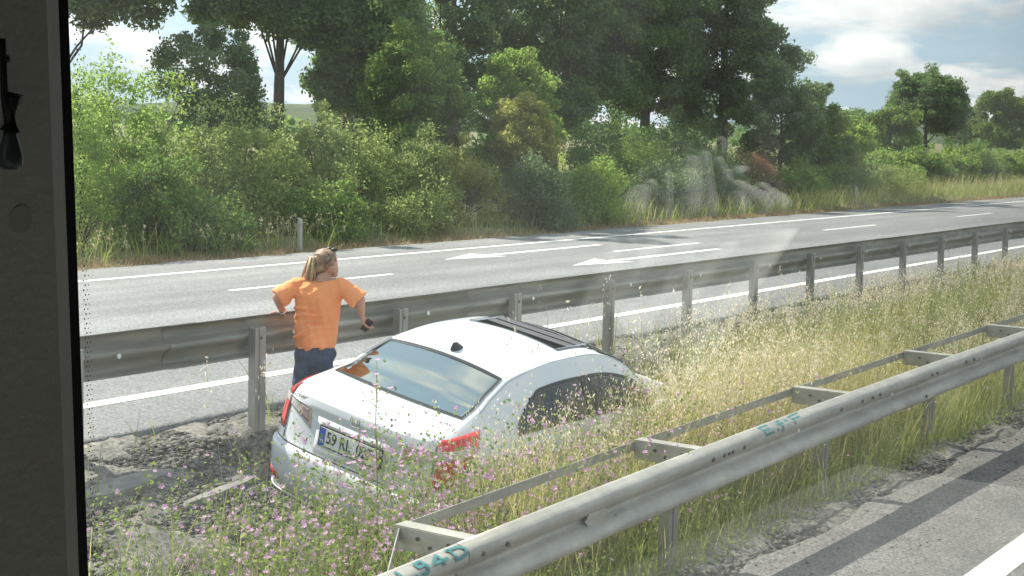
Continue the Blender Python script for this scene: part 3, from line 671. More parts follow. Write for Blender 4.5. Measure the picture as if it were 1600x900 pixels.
def ellipsoid_ctrs(c, r, n, inner=.55):
    d = unit(n); k = (inner + (1 - inner) * rng.random(n))[:, None] * rng.uniform(.8, 1.12, (n, 1)); return np.array(c) + d * k * np.array(r)
LF_dark = leafmat('oak_leaf', (.085, .16, .06), (.19, .29, .10), .6)
LF_dark2 = leafmat('oak_leaf_grey', (.11, .17, .08), (.21, .285, .13), .6)
LF_mid = leafmat('shrub_leaf', (.10, .18, .045), (.21, .31, .075), .55)
LF_light = leafmat('light_leaf', (.15, .26, .05), (.29, .40, .10), .58)
LF_yell = leafmat('yellow_leaf', (.19, .23, .05), (.36, .36, .10), .55)
LF_bram = leafmat('bramble_leaf', (.15, .21, .06), (.31, .38, .13), .55)
LF_brown = leafmat('brown_leaf', (.11, .085, .05), (.17, .16, .07), .45)
M_bark = mat('bark', (.06, .05, .04), rough=.95, col2=(.10, .085, .07), nscale=12, bump=.8, bscale=20, stretch=(1, 1, .25))
def limbs(base, H, ctrs, r0, nb, m, lean=(0, 0), twist=.25, root=None, fork=.45):
    mb = MB(); bx, by, bz = base; top = (bx + lean[0], by + lean[1], bz + H * .72)
    P_ = [(bx, by, bz - .3)] + [(bx + lean[0] * t + twist * math.sin(t * 5 + bx) * .5 * t, by + lean[1] * t, bz + H * .72 * t) for t in (.02, .12, .25, .4, .55, .75, 1)]
    R = [r0 * 1.3, r0 * 1.05, r0 * .85, r0 * .78, r0 * .68, r0 * .5, r0 * .35, r0 * .12]; mb.tube(P_, R, 9)
    cs = list(ctrs); random.shuffle(cs); nb = int(nb * .45)
    for c in cs[:nb]:
        t = random.uniform(fork - .15, .95); i = min(len(P_) - 2, 1 + int(t * 6)); p0 = Vector(P_[i]); c = Vector(c); r = r0 * (.27 - .17 * t)
        mid = p0.lerp(c, .5) + Vector((random.uniform(-.5, .5), random.uniform(-.5, .5), random.uniform(-.2, .5))) * (c - p0).length * .3
        q1 = p0.lerp(mid, .5) + Vector((0, 0, .1)); mb.tube([p0, q1, mid, mid.lerp(c, .6) + Vector((random.uniform(-.1, .1),) * 3), c], [r, r * .8, r * .55, r * .3, r * .12], 5)
    return mb
def tree(name, label, x, y, H, crowns, leaf, lm, per, r0=.22, nb=26, lean=(0, 0), group=None, cat='tree', crad=.9, wl=.6, z0=None, flat=.75, extra=None, fork=.5):
    z0 = float(terr(x, y)) if z0 is None else z0
    root = tag(empty(name, (0, 0, 0)), label, cat, group); allc = []; 
    for (cx, cy, cz, rx, ry, rz, n) in crowns: allc.append(ellipsoid_ctrs((x + cx, y + cy, z0 + cz), (rx, ry, rz), n))
    allc = np.concatenate(allc); P_ = clump_pts(allc, crad * rng.uniform(.6, 1.25, len(allc)), per, flat=flat)
    P_ = P_[P_[:, 2] > z0 + .05]
    V, Fc = leaves(P_, leaf, leaf * wl); 
    mb = limbs((x, y, z0), H, allc[allc[:, 2] > z0 + fork * H * .5], r0, nb, M_bark, lean, fork=fork)
    if extra: extra(mb, z0)
    cen = Vector((x, y, z0)); root.location = cen
    t_ = mb.build('trunk', M_bark, root, True); t_.matrix_parent_inverse = Matrix.Translation(-cen)
    c_ = arr_mesh('crown', V, Fc, lm, root); c_.matrix_parent_inverse = Matrix.Translation(-cen)
    return root
def bush(name, label, x, y, rx, ry, H, leaf, lm, n, per=150, group=None, cat='shrub', crad=.28, z0=None, wl=.6, spikes=0, lop=0.0):
    z0 = float(terr(x, y)) if z0 is None else z0
    root = tag(empty(name, (x, y, z0)), label, cat, group)
    d = unit(n); d[:, 2] = np.abs(d[:, 2]); k = rng.uniform(.45, 1.0, (n, 1)) ** .6 * rng.uniform(.82, 1.12, (n, 1)); cs = d * k * np.array((rx, ry, H)); cs[:, 2] = np.maximum(cs[:, 2], .08)
    lump = 1 + .18 * np.sin(cs[:, 0] * 3.1 + x) * np.cos(cs[:, 1] * 2.3 + y); cs[:, 2] *= lump
    P_ = clump_pts(cs, crad * rng.uniform(.6, 1.4, n), per, flat=.85); P_ = P_[P_[:, 2] > -.05]
    if spikes:
        sp = cs[rng.choice(n, spikes)]; 
        for s_ in sp:
            m_ = 26; tt = rng.random(m_)[:, None]; dr = np.array((rng.normal(0, .25), rng.normal(0, .25), 1.)) * rng.uniform(.3, .75); P_ = np.concatenate([P_, s_ + dr * tt + rng.normal(0, .04, (m_, 3))])
    V, Fc = leaves(P_, leaf, leaf * wl); arr_mesh('foliage', V, Fc, lm, root)
    mb = MB()
    for c in cs[:min(14, n)]:
        c = Vector(c); mb.tube([(c.x * .1, c.y * .1, -.15), (c.x * .45, c.y * .45, c.z * .5), c], [.03, .02, .006], 5)
    mb.build('stem', M_bark, root, True); return root

# --- big trees
def dead(mb, z0):
    for (a, b_, c, d_) in ((24.6, 24.2, 6.0, (1.9, .3, 2.6)), (24.2, 24.4, 5.6, (1.2, 1.6, 1.5)), (24.9, 24, 6.4, (-1.6, .8, 1.6))):
        p = Vector((a, b_, c)); q = p + Vector(d_); mb.tube([p, p.lerp(q, .5) + Vector((0, .1, .25)), q], [.06, .035, .01], 5)
        for k in range(6):
            t = random.uniform(.3, .95); s_ = p.lerp(q, t) + Vector((0, 0, .12)); e_ = s_ + Vector((random.uniform(-.7, .7), random.uniform(-.5, .5), random.uniform(-.3, .8))); mb.tube([s_, s_.lerp(e_, .5) + Vector((.05, 0, .07)), e_], [.02, .012, .004], 4)
tree('oak_tree', 'dark oak at the far left whose canopy fills the top corner beside the window pillar', 21.2, 27.6, 8, [(-.3, -.6, 5.4, 2.5, 2.0, 1.7, 90), (-.7, .4, 3.9, 1.3, 1.1, 1.2, 44), (2.0, -2.4, 5.6, 1.1, 1.0, 1.1, 30), (1.4, -1.4, 4.9, 1.5, 1.3, .9, 34), (-.8, 0, 3.4, 1.5, 1.2, 1.3, 40), (0, 0, 8.5, 3, 3, 2.2, 40)], .125, LF_dark2, 430, .22, 40, crad=.55)
tree('oak_tree', 'open-crowned oak with a bare dark trunk showing against the sky', 27.0, 25.6, 10, [(.6, -.4, 6.0, 2.4, 1.8, 1.2, 70), (-1.6, .6, 6.4, 1.7, 1.5, .9, 30), (1.7, -1.5, 4.7, 1.5, 1.1, 1.0, 40), (-.8, .8, 5.0, 1.0, .9, .8, 20), (2.6, -1.0, 3.4, 1.4, .8, 1.1, 34), (.9, -1.0, 4.4, 1.3, .8, .7, 22), (-2.0, .8, 5.6, 1.2, 1.0, .7, 16), (1.5, -.75, 3.1, .8, .7, .8, 22), (.3, -.2, 4.7, 1.3, 1, .6, 26), (-1.2, .6, 4.7, .8, .7, .5, 12), (.5, 0, 9.0, 3.5, 3.2, 2.0, 60)], .125, LF_dark, 430, .19, 50, lean=(.3, -.1), crad=.5, extra=dead, fork=.72)
tree('grey_green_tree', 'small drooping grey-green tree left of the bare oak trunk', 23.2, 24.0, 4.2, [(.1, 0, 3.0, 1.35, 1.1, 1.35, 62), (.6, -.6, 1.7, 1.1, 1.0, .7, 20)], .085, LF_dark2, 260, .10, 30, crad=.36)
tree('oak_tree', 'dark oak behind the pale rounded tree, its foliage reaching the top edge', 33.0, 28.5, 10, [(-.5, .2, 6.0, 2.4, 2, 2.2, 90), (.8, -.6, 4.2, 1.9, 1.5, 1.5, 46), (1.6, .4, 2.6, 1.6, 1.2, 1.0, 26), (0, 0, 9, 3.5, 3.2, 2.2, 50)], .13, LF_dark, 330, .24, 40, crad=.55)
tree('oak_tree', 'dark oak rising directly behind the bright green shrub', 38.2, 28.6, 10, [(0, .2, 5.8, 2.5, 2.2, 2.4, 110), (-1.0, .6, 3.4, 1.8, 1.4, 1.2, 44), (1.2, .6, 3.2, 1.6, 1.4, 1.2, 36), (0, 0, 9.4, 3.3, 3.2, 2.2, 50)], .13, LF_dark, 320, .24, 40, crad=.55)
tree('oak_tree', 'tall dark oak in the middle of the dense grove, left of the paired trunks', 43.0, 28.0, 12, [(0, .2, 5.6, 2.8, 2.4, 3.0, 150), (-.4, -.6, 2.8, 2.0, 1.4, .9, 40), (0, 0, 10.5, 3.6, 3.2, 2.5, 50)], .14, LF_dark, 330, .26, 40, crad=.6)
tree('oak_tree', 'dark oak with a trunk visible in the shade under the grove', 46.6, 27.6, 12, [(0, .4, 6.4, 2.8, 2.4, 2.7, 140), (-.6, 0, 3.7, 2.0, 1.4, .9, 40), (0, 0, 10.5, 3.6, 3.2, 2.5, 50)], .14, LF_dark, 330, .24, 40, crad=.6)
tree('oak_tree', 'second dark oak with a trunk visible in the grove, just right of the first trunk', 49.0, 27.8, 12, [(0, 0, 6.2, 2.6, 2.4, 3.0, 140), (.4, .2, 3.3, 1.9, 1.5, .8, 36), (0, 0, 10.5, 3.6, 3.2, 2.5, 50)], .14, LF_dark, 330, .24, 40, crad=.6)
tree('oak_tree', 'rightmost big oak of the grove, ragged drooping edge against the cloudy sky', 52.6, 26.4, 12, [(-.2, .2, 6.3, 2.4, 2.2, 3.2, 150), (1.6, -1.2, 5.0, 1.3, 1.1, 1.2, 26), (-.5, .5, 3.2, 2.0, 1.7, 1.4, 44), (.3, 0, 10.3, 2.6, 2.4, 2.5, 60)], .14, LF_dark2, 330, .25, 44, crad=.6)
# --- middle sized trees
tree('pale_tree', 'rounded pale green tree standing left of the brightest shrub', 27.1, 21.4, 4.6, [(0, 0, 2.95, 1.4, 1.2, 1.3, 110), (-.1, .1, 1.7, 1.3, 1.1, .9, 44)], .085, LF_mid, 300, .10, 30, crad=.34)
tree('bright_shrub', 'brightest green shrubby tree in front of the dark grove', 30.3, 21.0, 4.0, [(-.2, -.2, 2.95, 1.0, .9, 1.05, 84), (.3, -.1, 2.0, 1.3, 1, .9, 70), (-.5, .1, 1.2, 1.0, .8, .8, 22)], .08, LF_light, 300, .07, 30, crad=.30, cat='shrub')
tree('yellow_shrub', 'yellowish shrub with brown tips between the bright shrub and the roadside bush', 29.2, 19.7, 3.2, [(-.1, 0, 2.1, .85, .8, .95, 62)], .075, LF_yell, 300, .06, 24, crad=.27, cat='shrub')
tree('mid_tree', 'dusky bushy tree at the right end of the grove', 49.6, 22.6, 5, [(0, 0, 2.4, 1.9, 1.6, 1.9, 110), (-.4, 0, 3.8, .8, .8, .8, 16)], .10, LF_dark2, 300, .12, 30, crad=.45)
tree('mid_tree', 'mid green leafy tree right of the dusky one, beside the verge', 52.6, 22.4, 3.4, [(0, 0, 1.9, 1.3, 1.2, 1.4, 60), (1.4, -.2, 1.3, 1.0, .9, .9, 30)], .10, LF_mid, 260, .10, 24, crad=.4)
# --- far right
def at(px, L): # heading of a picture column
    d = F + RT * ((px - 800) / 2350) - UP * ((200 - 450) / 2350); return d.x / d.y * L
def fartree(label, px, L, H, rx, lm, n, crowns=None, leaf=.3, crad=.9, nm='field_tree'):
    x = at(px, L); z = float(terr(x, L)); return tree(nm, label, x, L, H * .9, crowns or [(0, 0, H * .58, rx, rx, H * .42, n)], leaf, lm, 170, .28, 16, crad=crad, z0=z)
fartree('large dome-shaped dark tree standing alone in the fields on the right', 1447, 58, 8.6, 4.6, LF_dark, 190, [(0, 0, 6.6, 3.9, 4.2, 3.6, 200), (-1.7, 2.2, 5.2, 3.0, 2.6, 2.6, 80), (1.7, -2.0, 5.0, 3.0, 2.6, 2.8, 80)], .28, .95)
fartree('open airy tree at the right edge of the picture', 1568, 48, 6.6, 3.4, LF_mid, 90, [(-1.2, 0, 5.9, 2.2, 2.2, 1.6, 60), (2.0, -2, 5.4, 2.8, 2.2, 1.8, 70), (0, 0, 3.0, 3.6, 3, 1.8, 70)], .26, .8)
fartree('small slender tree just right of the grove, seen against the clouds', 1268, 52, 7.2, 2.1, LF_dark2, 40, [(0, 0, 5.6, 2.0, 2.0, 1.2, 34), (.5, 0, 3.6, 1.6, 1.5, 1.2, 20)], .24, .7)
fartree('low mid-distance tree left of the dome-shaped one', 1392, 34, 4.0, 1.9, LF_mid, 60, None, .18, .6)
fartree('low dark tree in the gap beyond the slender tree', 1335, 50, 4.6, 2.4, LF_dark, 60, None, .24, .8)
fartree('young pale tree in front of the low dark one', 1322, 30, 3.0, 1.5, LF_light, 60, None, .15, .5)
fartree('hazy tree behind the right flank of the dome-shaped tree', 1508, 75, 8.0, 4.0, LF_dark2, 60, None, .34, 1.1)
# --- hedgerow on the right
for i, (px, L, H, r) in enumerate([(1345, 25.5, 1.3, 1.8), (1395, 25, 1.7, 2.2), (1440, 24.6, 2.1, 2.4), (1485, 24.4, 2.4, 2.6), (1530, 24.2, 2.3, 2.8), (1580, 24, 2.1, 3.0), (1635, 24, 2.0, 3.2)]):
    bush('hedge_bush', ['lowest light green hedge bush at the left end of the right-hand hedgerow', 'light green hedge bush below the low mid-distance tree', 'rounded hedge bush in front of the dome-shaped tree', 'tallest light green bush of the right-hand hedgerow', 'hedge bush directly below the gap right of the dome tree', 'hedge bush under the airy tree at the right edge', 'hedge bush cut by the right edge of the picture'][i], at(px, L), L, r, 1.4, H * .74, .16, LF_light if i % 2 else LF_mid, 90, 110, 'light green bushes of the right-hand hedgerow', crad=.42)
# --- shrubs by the road, left to right
B = [('bush', 'dark green bush at the left window edge', 118, 20.2, 1.5, 1.1, 3.0, LF_light, 110),
 ('bush', 'tall bright bush beside the left window edge, rising above the hedge', 200, 20.6, 1.3, 1.1, 3.3, LF_light, 110),
 ('bush', 'dark low bush under the tall bright bush', 240, 19.4, 1.0, .9, 1.9, LF_mid, 80),
 ('bush', 'fine-leaved bush left of the drooping grey-green tree', 300, 20.4, 1.3, 1.1, 2.3, LF_bram, 90),
 ('bush', 'hedge bush below the drooping grey-green tree', 370, 20.3, 1.3, 1.1, 2.2, LF_bram, 90),
 ('bush', 'hedge bush below the bare oak trunk', 440, 20.3, 1.3, 1.1, 2.15, LF_bram, 90),
 ('bush', 'hedge bush with a bright upright sprig in the gap under the trees', 505, 20.3, 1.3, 1.1, 2.25, LF_bram, 90),
 ('bush', 'broad hedge bush left of the pale rounded tree', 575, 20.2, 1.4, 1.1, 2.2, LF_bram, 90),
 ('bush', 'broad hedge bush in front of the pale rounded tree', 645, 20.0, 1.4, 1.1, 2.0, LF_bram, 90),
 ('bush', 'sloping grassy bush between the pale tree and the roadside dark bush', 715, 19.9, 1.3, 1.1, 1.75, LF_yell, 80),
 ('bush', 'whitish-leaved low bush close to the road left of the delineator post', 330, 19.0, 1.0, .6, .95, LF_mid, 60),
 ('bush', 'low whitish-leaved bush at the road behind the delineator post', 520, 19.1, 1.1, .6, 1.1, LF_mid, 60),
 ('bush', 'low pale bush at the road, midway between delineator post and dark bush', 640, 19.1, 1.2, .6, 1.0, LF_bram, 60),
 ('bush', 'dark round bush touching the road edge below the yellowish shrub', 845, 18.9, 1.0, .75, 1.75, LF_dark2, 110),
 ('bush', 'bright green mound right of the dark round bush', 925, 19.2, 1.15, .8, 1.5, LF_light, 110),
 ('bush', 'shaded bush under the grove right of the bright mound', 1000, 21.5, 1.8, 1.1, 2.2, LF_mid, 90),
 ('bush', 'dark shaded bush in front of the paired trunks', 950, 23.5, 2.3, 1.2, 2.7, LF_dark, 90),
 ('bush', 'low green bush at the verge right of the bright mound', 1045, 20.0, 1.5, 1.0, 1.5, LF_dark2, 90),
 ('bush', 'dark brownish bush at the verge below the ragged oak', 1110, 20.5, 1.6, 1.1, 1.8, LF_dark2, 90),
 ('bush', 'brown-tinged bush under the dusky tree', 1170, 20.6, 1.6, 1.1, 1.7, LF_brown, 90),
 ('bush', 'low green bush left of the right-hand delineator post', 1250, 20.9, 1.8, 1.1, 1.25, LF_mid, 90),
 ('bush', 'green scrub behind the right-hand delineator post', 1320, 21.2, 2.0, 1.1, 1.15, LF_mid, 80),
 ('bush', 'brownish scrub right of the right-hand delineator post', 1400, 21.0, 2.6, 1.1, .9, LF_bram, 80),
 ('bush', 'dark shaded bush filling the grove floor at its left end', 790, 24.5, 1.8, 1.3, 2.2, LF_dark, 90),
 ('bush', 'dark shaded bush deep in the grove on the right', 1060, 24.5, 2.5, 1.3, 2.6, LF_dark, 90),
 ('bush', 'bush behind the hedge in the gap under the bare oak', 560, 24.0, 1.3, 1.2, 2.1, LF_dark2, 80)]
for nm, lab, px, L, rx, ry, H, lm, n in B: bush(nm, lab, at(px, L), L, rx, ry, H, .062 if L < 22 else .09, lm, int(n * 1.15), 150 if L < 22 else 110, 'bushes lining the far verge', spikes=10 if H < 2.5 else 16, crad=.30 if rx < 1.6 else .4)

# ------------------------------------------------------------------ grasses
def blades(base, h, w, lean, curl, dirs=None):
    n = len(base); th = rng.uniform(0, 2 * math.pi, n); d = np.stack([np.cos(th), np.sin(th), 0 * th], 1); ph = th + rng.normal(math.pi / 2, .6, n); s = np.stack([np.cos(ph), np.sin(ph), 0 * th], 1)
    t = np.array([0, .35, .7, 1.0]); wt = np.array([1, .85, .55, .06]); V = np.zeros((n, 4, 2, 3))
    for i in range(4):
        c = base + np.stack([0 * h, 0 * h, h * t[i] * (1 - .25 * curl * t[i] ** 2)], 1) + d * (h * (lean * t[i] + curl * t[i] ** 2.2))[:, None]
        V[:, i, 0] = c - s * (w * wt[i] / 2)[:, None]; V[:, i, 1] = c + s * (w * wt[i] / 2)[:, None]
    I = np.arange(n * 8).reshape(n, 4, 2); Fc = np.stack([I[:, :-1, 0], I[:, :-1, 1], I[:, 1:, 1], I[:, 1:, 0]], -1).reshape(-1, 4)
    tip = (V[:, 3, 0] + V[:, 3, 1]) / 2; return V.reshape(-1, 3), Fc, tip, d
def merge(parts):
    Vs, Fs, o = [], [], 0
    for V, Fc in parts: Vs.append(V); Fs.append(Fc + o); o += len(V)
    return np.concatenate(Vs), np.concatenate(Fs)
G_green = leafmat('grass_green', (.13, .19, .035), (.27, .32, .08), .5)
G_pale = leafmat('grass_pale', (.30, .31, .10), (.52, .49, .22), .5)
G_straw = leafmat('straw', (.42, .36, .20), (.66, .58, .38), .4)
G_dry = leafmat('dry_grass', (.26, .17, .09), (.42, .30, .16), .3)
G_oat = leafmat('oat_spikelet', (.55, .47, .30), (.78, .72, .55), .45)
G_leafy = leafmat('weed_leaf', (.11, .18, .03), (.22, .31, .07), .5)
G_pink = leafmat('mallow_petal', (.50, .22, .42), (.76, .52, .68), .4)
G_stem = leafmat('weed_stem', (.20, .24, .08), (.36, .33, .18), .2)
def lowf(b): return 1 - .38 * sm(6.6, 7.4, b[:, 1]) * sm(12.5, 14, b[:, 0])
def incar(x, y): return (x > 7.55) & (x < 12.2) & (y > 5.75) & (y < 7.7)
def scatter(n, x0, x1, y0, y1, dens=None, power=1.0):
    u = rng.random(n) ** power; x = x0 + (x1 - x0) * u; y = rng.uniform(y0, y1, n); ok = ~incar(x, y)
    if dens is not None: ok &= rng.random(n) < dens(x, y)
    x, y = x[ok], y[ok]; return np.stack([x, y, terr(x, y) - .02], 1)
def gravelly(x, y):   # bare gravel patch left of the car, and along the far rail
    bare = sm(6.0, 6.6, y) * (1 - sm(7.9, 8.6, x)); bare = np.maximum(bare, sm(6.9, 7.6, y) * .9)
    patch_ = .5 + .5 * np.sin(x * 1.7 + 2 * np.sin(y * 2.1)) * np.sin(y * 3.3 + x * .6)
    return np.clip(1 - bare, .015, 1) * (.55 + .45 * patch_)
def stuff(name, V, Fc, m, label=None, cat=None):
    o = arr_mesh(name, V, Fc, m); tag(o, label, cat, kind='stuff'); return o
# green + pale blades through the median
n0 = 40000
b1 = scatter(n0, 3.5, 26, 4.45, 8.1, gravelly); hgt = lowf(b1) * rng.uniform(.2, .65, len(b1)) * np.where(b1[:, 1] < 4.9, .7, 1) * np.where(b1[:, 0] < 8, .75, 1)
V1, F1, _, _ = blades(b1, hgt, rng.uniform(.005, .011, len(b1)), rng.uniform(.0, .35, len(b1)), rng.uniform(.05, .5, len(b1)))
b2 = scatter(16000, 24, 75, 4.45, 8.1, gravelly, 1.5); V2, F2, _, _ = blades(b2, lowf(b2) * rng.uniform(.25, .62, len(b2)), rng.uniform(.014, .035, len(b2)), rng.uniform(0, .35, len(b2)), rng.uniform(.05, .5, len(b2)))
V, Fc = merge([(V1, F1), (V2, F2)]); stuff('median_grass', V, Fc, G_green, 'green grass growing thickly in the strip between the two guardrails', 'grass')
dg = lambda x, y: gravelly(x, y) * (.35 + .65 * sm(8, 12, x))
b1 = scatter(22000, 4, 30, 4.5, 8.0, dg); V1, F1, _, _ = blades(b1, lowf(b1) * rng.uniform(.3, .75, len(b1)), rng.uniform(.004, .009, len(b1)), rng.uniform(.0, .4, len(b1)), rng.uniform(.0, .4, len(b1)))
b2 = scatter(13000, 26, 80, 4.5, 8.0, dg, 1.4); V2, F2, _, _ = blades(b2, lowf(b2) * rng.uniform(.3, .68, len(b2)), rng.uniform(.012, .03, len(b2)), rng.uniform(0, .4, len(b2)), rng.uniform(.0, .4, len(b2)))
b3_ = scatter(5200, 7.4, 14.5, 4.95, 5.85); V3, F3, _, _ = blades(b3_, rng.uniform(.7, 1.25, len(b3_)), rng.uniform(.004, .008, len(b3_)), rng.uniform(.0, .25, len(b3_)), rng.uniform(.0, .3, len(b3_)))
b4_ = scatter(2200, 9.9, 13.0, 5.1, 5.85); V4, F4, _, _ = blades(b4_, rng.uniform(1.0, 1.5, len(b4_)), rng.uniform(.005, .009, len(b4_)), rng.uniform(.0, .2, len(b4_)), rng.uniform(.0, .25, len(b4_)))
V, Fc = merge([(V1, F1), (V2, F2), (V3, F3), (V4, F4)]); stuff('pale_grass', V, Fc, G_pale, 'pale yellowing grass mixed through the strip between the guardrails', 'grass')
# wild oats: stalk + drooping spikelets
def oats(base, h, n_sp=14, sp_l=.024, sp_w=.006, stw=.0032, lean=.18, pan=.32):
    n = len(base); V, Fc, tip, d = blades(base, h, np.full(n, stw), rng.uniform(.0, lean, n), rng.uniform(.0, .22, n))
    Vr = V.reshape(n, 4, 2, 3).mean(2); P_ = []
    f = rng.random((n, n_sp)); k = 1 - pan * f                      # position along the stalk
    x3 = (k * 3 * 1.0); t = np.array([0, .35, .7, 1.0]); seg = np.where(k > .7, 2, 1); a_ = (k - t[seg]) / (t[seg + 1] - t[seg])
    idx = np.arange(n)[:, None]; p = Vr[idx, seg] * (1 - a_[..., None]) + Vr[idx, seg + 1] * a_[..., None]
    r = unit(n * n_sp).reshape(n, n_sp, 3); p = p + r * (np.array((.045, .045, .025)) * (.4 + f[..., None])); c = p.reshape(-1, 3)
    m_ = len(c); dn = np.tile(np.array((0, 0, -1.)), (m_, 1)) + rng.normal(0, .45, (m_, 3)); dn /= np.linalg.norm(dn, axis=1)[:, None]
    sd_ = np.cross(dn, unit(m_)); sd_ /= np.linalg.norm(sd_, axis=1)[:, None]; l = (sp_l * rng.uniform(.7, 1.3, m_))[:, None]; w = sp_w * rng.uniform(.7, 1.3, m_)[:, None]
    S = np.stack([c, c + dn * l * .45 + sd_ * w, c + dn * l, c + dn * l * .45 - sd_ * w], 1).reshape(-1, 3); SF = np.arange(m_ * 4).reshape(m_, 4)
    return (V, Fc), (S, SF)
do = lambda x, y: gravelly(x, y) * (.10 + .9 * sm(8.2, 10, x)) * (.25 + .75 * sm(4.6, 5.3, y))
b1 = scatter(4200, 6.5, 26, 4.6, 7.9, do); st1, sp1 = oats(b1, lowf(b1) * rng.uniform(.6, .98, len(b1)))
b2 = scatter(4200, 24, 75, 4.6, 7.9, do, 1.3); st2, sp2 = oats(b2, lowf(b2) * rng.uniform(.5, .85, len(b2)), 8, .05, .014, .008)
b3 = scatter(640, 7.8, 13.4, 4.95, 5.85); st3, sp3 = oats(b3, rng.uniform(.95, 1.4, len(b3)), 16, .026, .0045, .003)
b4 = scatter(520, 9.9, 12.6, 5.0, 5.85); st4, sp4 = oats(b4, rng.uniform(1.0, 1.55, len(b4)), 16, .028, .006, .003)
V, Fc = merge([st1, st2, st3, st4]); stuff('oat_stalks', V, Fc, G_straw, 'thin straw-coloured stalks of wild oats standing over the median grass', 'grass')
V, Fc = merge([sp1, sp2, sp3, sp4]); stuff('oat_heads', V, Fc, G_oat, 'pale drooping seed heads of wild oats over the median grass', 'grass')
# mallow and leafy weeds
def mallows(base, h, nfl, pet=.017, lf=.030, nl=16, stw=.006):
    n = len(base); V, Fc, tip, d = blades(base, h, np.full(n, stw), rng.uniform(.05, .45, n), rng.uniform(.0, .35, n)); Vr = V.reshape(n, 4, 2, 3).mean(2)
    def along(kf, m_):
        t = np.array([0, .35, .7, 1.0]); k = kf(n, m_); seg = np.clip(np.searchsorted(t, k, side='right') - 1, 0, 2); a_ = (k - t[seg]) / (t[seg + 1] - t[seg]); idx = np.arange(n)[:, None]
        return (Vr[idx, seg] * (1 - a_[..., None]) + Vr[idx, seg + 1] * a_[..., None]).reshape(-1, 3)
    lp = along(lambda a_, b_: rng.uniform(.12, 1, (a_, b_)), nl); lp = lp + unit(len(lp)) * rng.uniform(.01, .07, (len(lp), 1)); LV, LF_ = leaves(lp, lf, lf * .8, up=.9)
    fp = along(lambda a_, b_: rng.uniform(.45, 1.0, (a_, b_)), nfl); fp = fp + unit(len(fp)) * .035; m_ = len(fp)
    ax = np.array((-.35, -.6, .75)) + unit(m_) * .6; ax /= np.linalg.norm(ax, axis=1)[:, None]; a1 = np.cross(ax, unit(m_)); a1 /= np.linalg.norm(a1, axis=1)[:, None]; a2 = np.cross(ax, a1); PV = []
    ps = pet * rng.uniform(.55, 1.25, m_)[:, None]
    for k in range(5):
        q = k * 2 * math.pi / 5; r = a1 * math.cos(q) + a2 * math.sin(q); s = -a1 * math.sin(q) + a2 * math.cos(q)
        PV.append(np.stack([fp, fp + r * ps * .8 + s * ps * .42 + ax * ps * .25, fp + r * ps * 1.1 + ax * ps * .35, fp + r * ps * .8 - s * ps * .42 + ax * ps * .25], 1))
    PV = np.stack(PV, 1).reshape(-1, 3); return (V, Fc), (LV, LF_), (PV, np.arange(len(PV)).reshape(-1, 4))
dm = lambda x, y: np.clip(1.15 - sm(8.5, 13, x), .12, 1) * (1 - sm(6.2, 6.8, y) * .75)
b1 = scatter(900, 4.2, 16, 4.55, 6.7, dm)
m1 = mallows(b1, rng.uniform(.35, .85, len(b1)), 1, .014, .026, 24)
b2 = np.concatenate([scatter(430, 5.4, 11.2, 4.95, 5.9), scatter(230, 6.6, 9.2, 5.1, 5.85)]); m2 = mallows(b2, rng.uniform(.7, 1.12, len(b2)) * (1 + .28 * sm(6.4, 7.4, b2[:, 0]) * rng.random(len(b2))), 4, .014, .024, 22)
b3 = scatter(120, 15, 30, 4.55, 6.0); m3 = mallows(b3, rng.uniform(.4, .8, len(b3)), 2)
V, Fc = merge([m1[0], m2[0], m3[0]]); stuff('weed_stems', V, Fc, G_stem, 'thin branching stems of flowering mallow weeds in front of the car', 'weeds')
V, Fc = merge([m1[1], m2[1], m3[1]]); stuff('weed_leaves', V, Fc, G_leafy, 'small green leaves of the mallow weeds in front of the car', 'weeds')
V, Fc = merge([m1[2], m2[2], m3[2]]); stuff('mallow_flowers', V, Fc, G_pink, 'many small pink mallow flowers in the foreground weeds', 'flowers')
# low ground-cover leaves near the near rail
cp = scatter(26000, 4, 30, 4.35, 6.4, lambda x, y: .9 - .6 * sm(5.0, 6.0, y)); cp[:, 2] += rng.uniform(.0, .22, len(cp)) * (1 - .5 * (cp[:, 1] < 4.6)); LV, LF2 = leaves(cp, .035, .025, up=1.0); stuff('ground_cover', LV, LF2, G_leafy, 'low leafy ground cover under the nearest guardrail', 'ground cover')
# verge: dry strip, tall grasses in front of the hedge
vz = lambda x, y: terr(x, y)
def vsc(n, x0, x1, y0, y1, pw=1.3): x = x0 + (x1 - x0) * rng.random(n) ** pw; y = rng.uniform(y0, y1, n); return np.stack([x, y, terr(x, y) - .02], 1)
bv = vsc(16000, 8, 90, 17.85, 18.6); V, Fc, _, _ = blades(bv, rng.uniform(.05, .18, len(bv)), rng.uniform(.01, .022, len(bv)), rng.uniform(.0, .6, len(bv)), rng.uniform(.2, .7, len(bv))); stuff('dry_verge_grass', V, Fc, G_dry, 'dry brown grass along the far edge of the far carriageway', 'grass')
bv = vsc(3500, 8, 110, 18.5, 20.5); bv2 = vsc(5000, 42, 130, 18.3, 22.5); bv = np.concatenate([bv, bv2]); V, Fc, _, _ = blades(bv, rng.uniform(.2, .75, len(bv)), rng.uniform(.010, .022, len(bv)), rng.uniform(.0, .3, len(bv)), rng.uniform(.1, .5, len(bv))); stuff('tall_verge_grass', V, Fc, G_pale, 'tall pale grass in front of the far bushes', 'grass')
bv = vsc(9000, 8, 110, 18.35, 20.5); V, Fc, _, _ = blades(bv, rng.uniform(.2, .6, len(bv)), rng.uniform(.012, .03, len(bv)), rng.uniform(.0, .5, len(bv)), rng.uniform(.1, .6, len(bv))); stuff('green_verge_grass', V, Fc, G_green, 'green grass at the foot of the far bushes', 'grass')
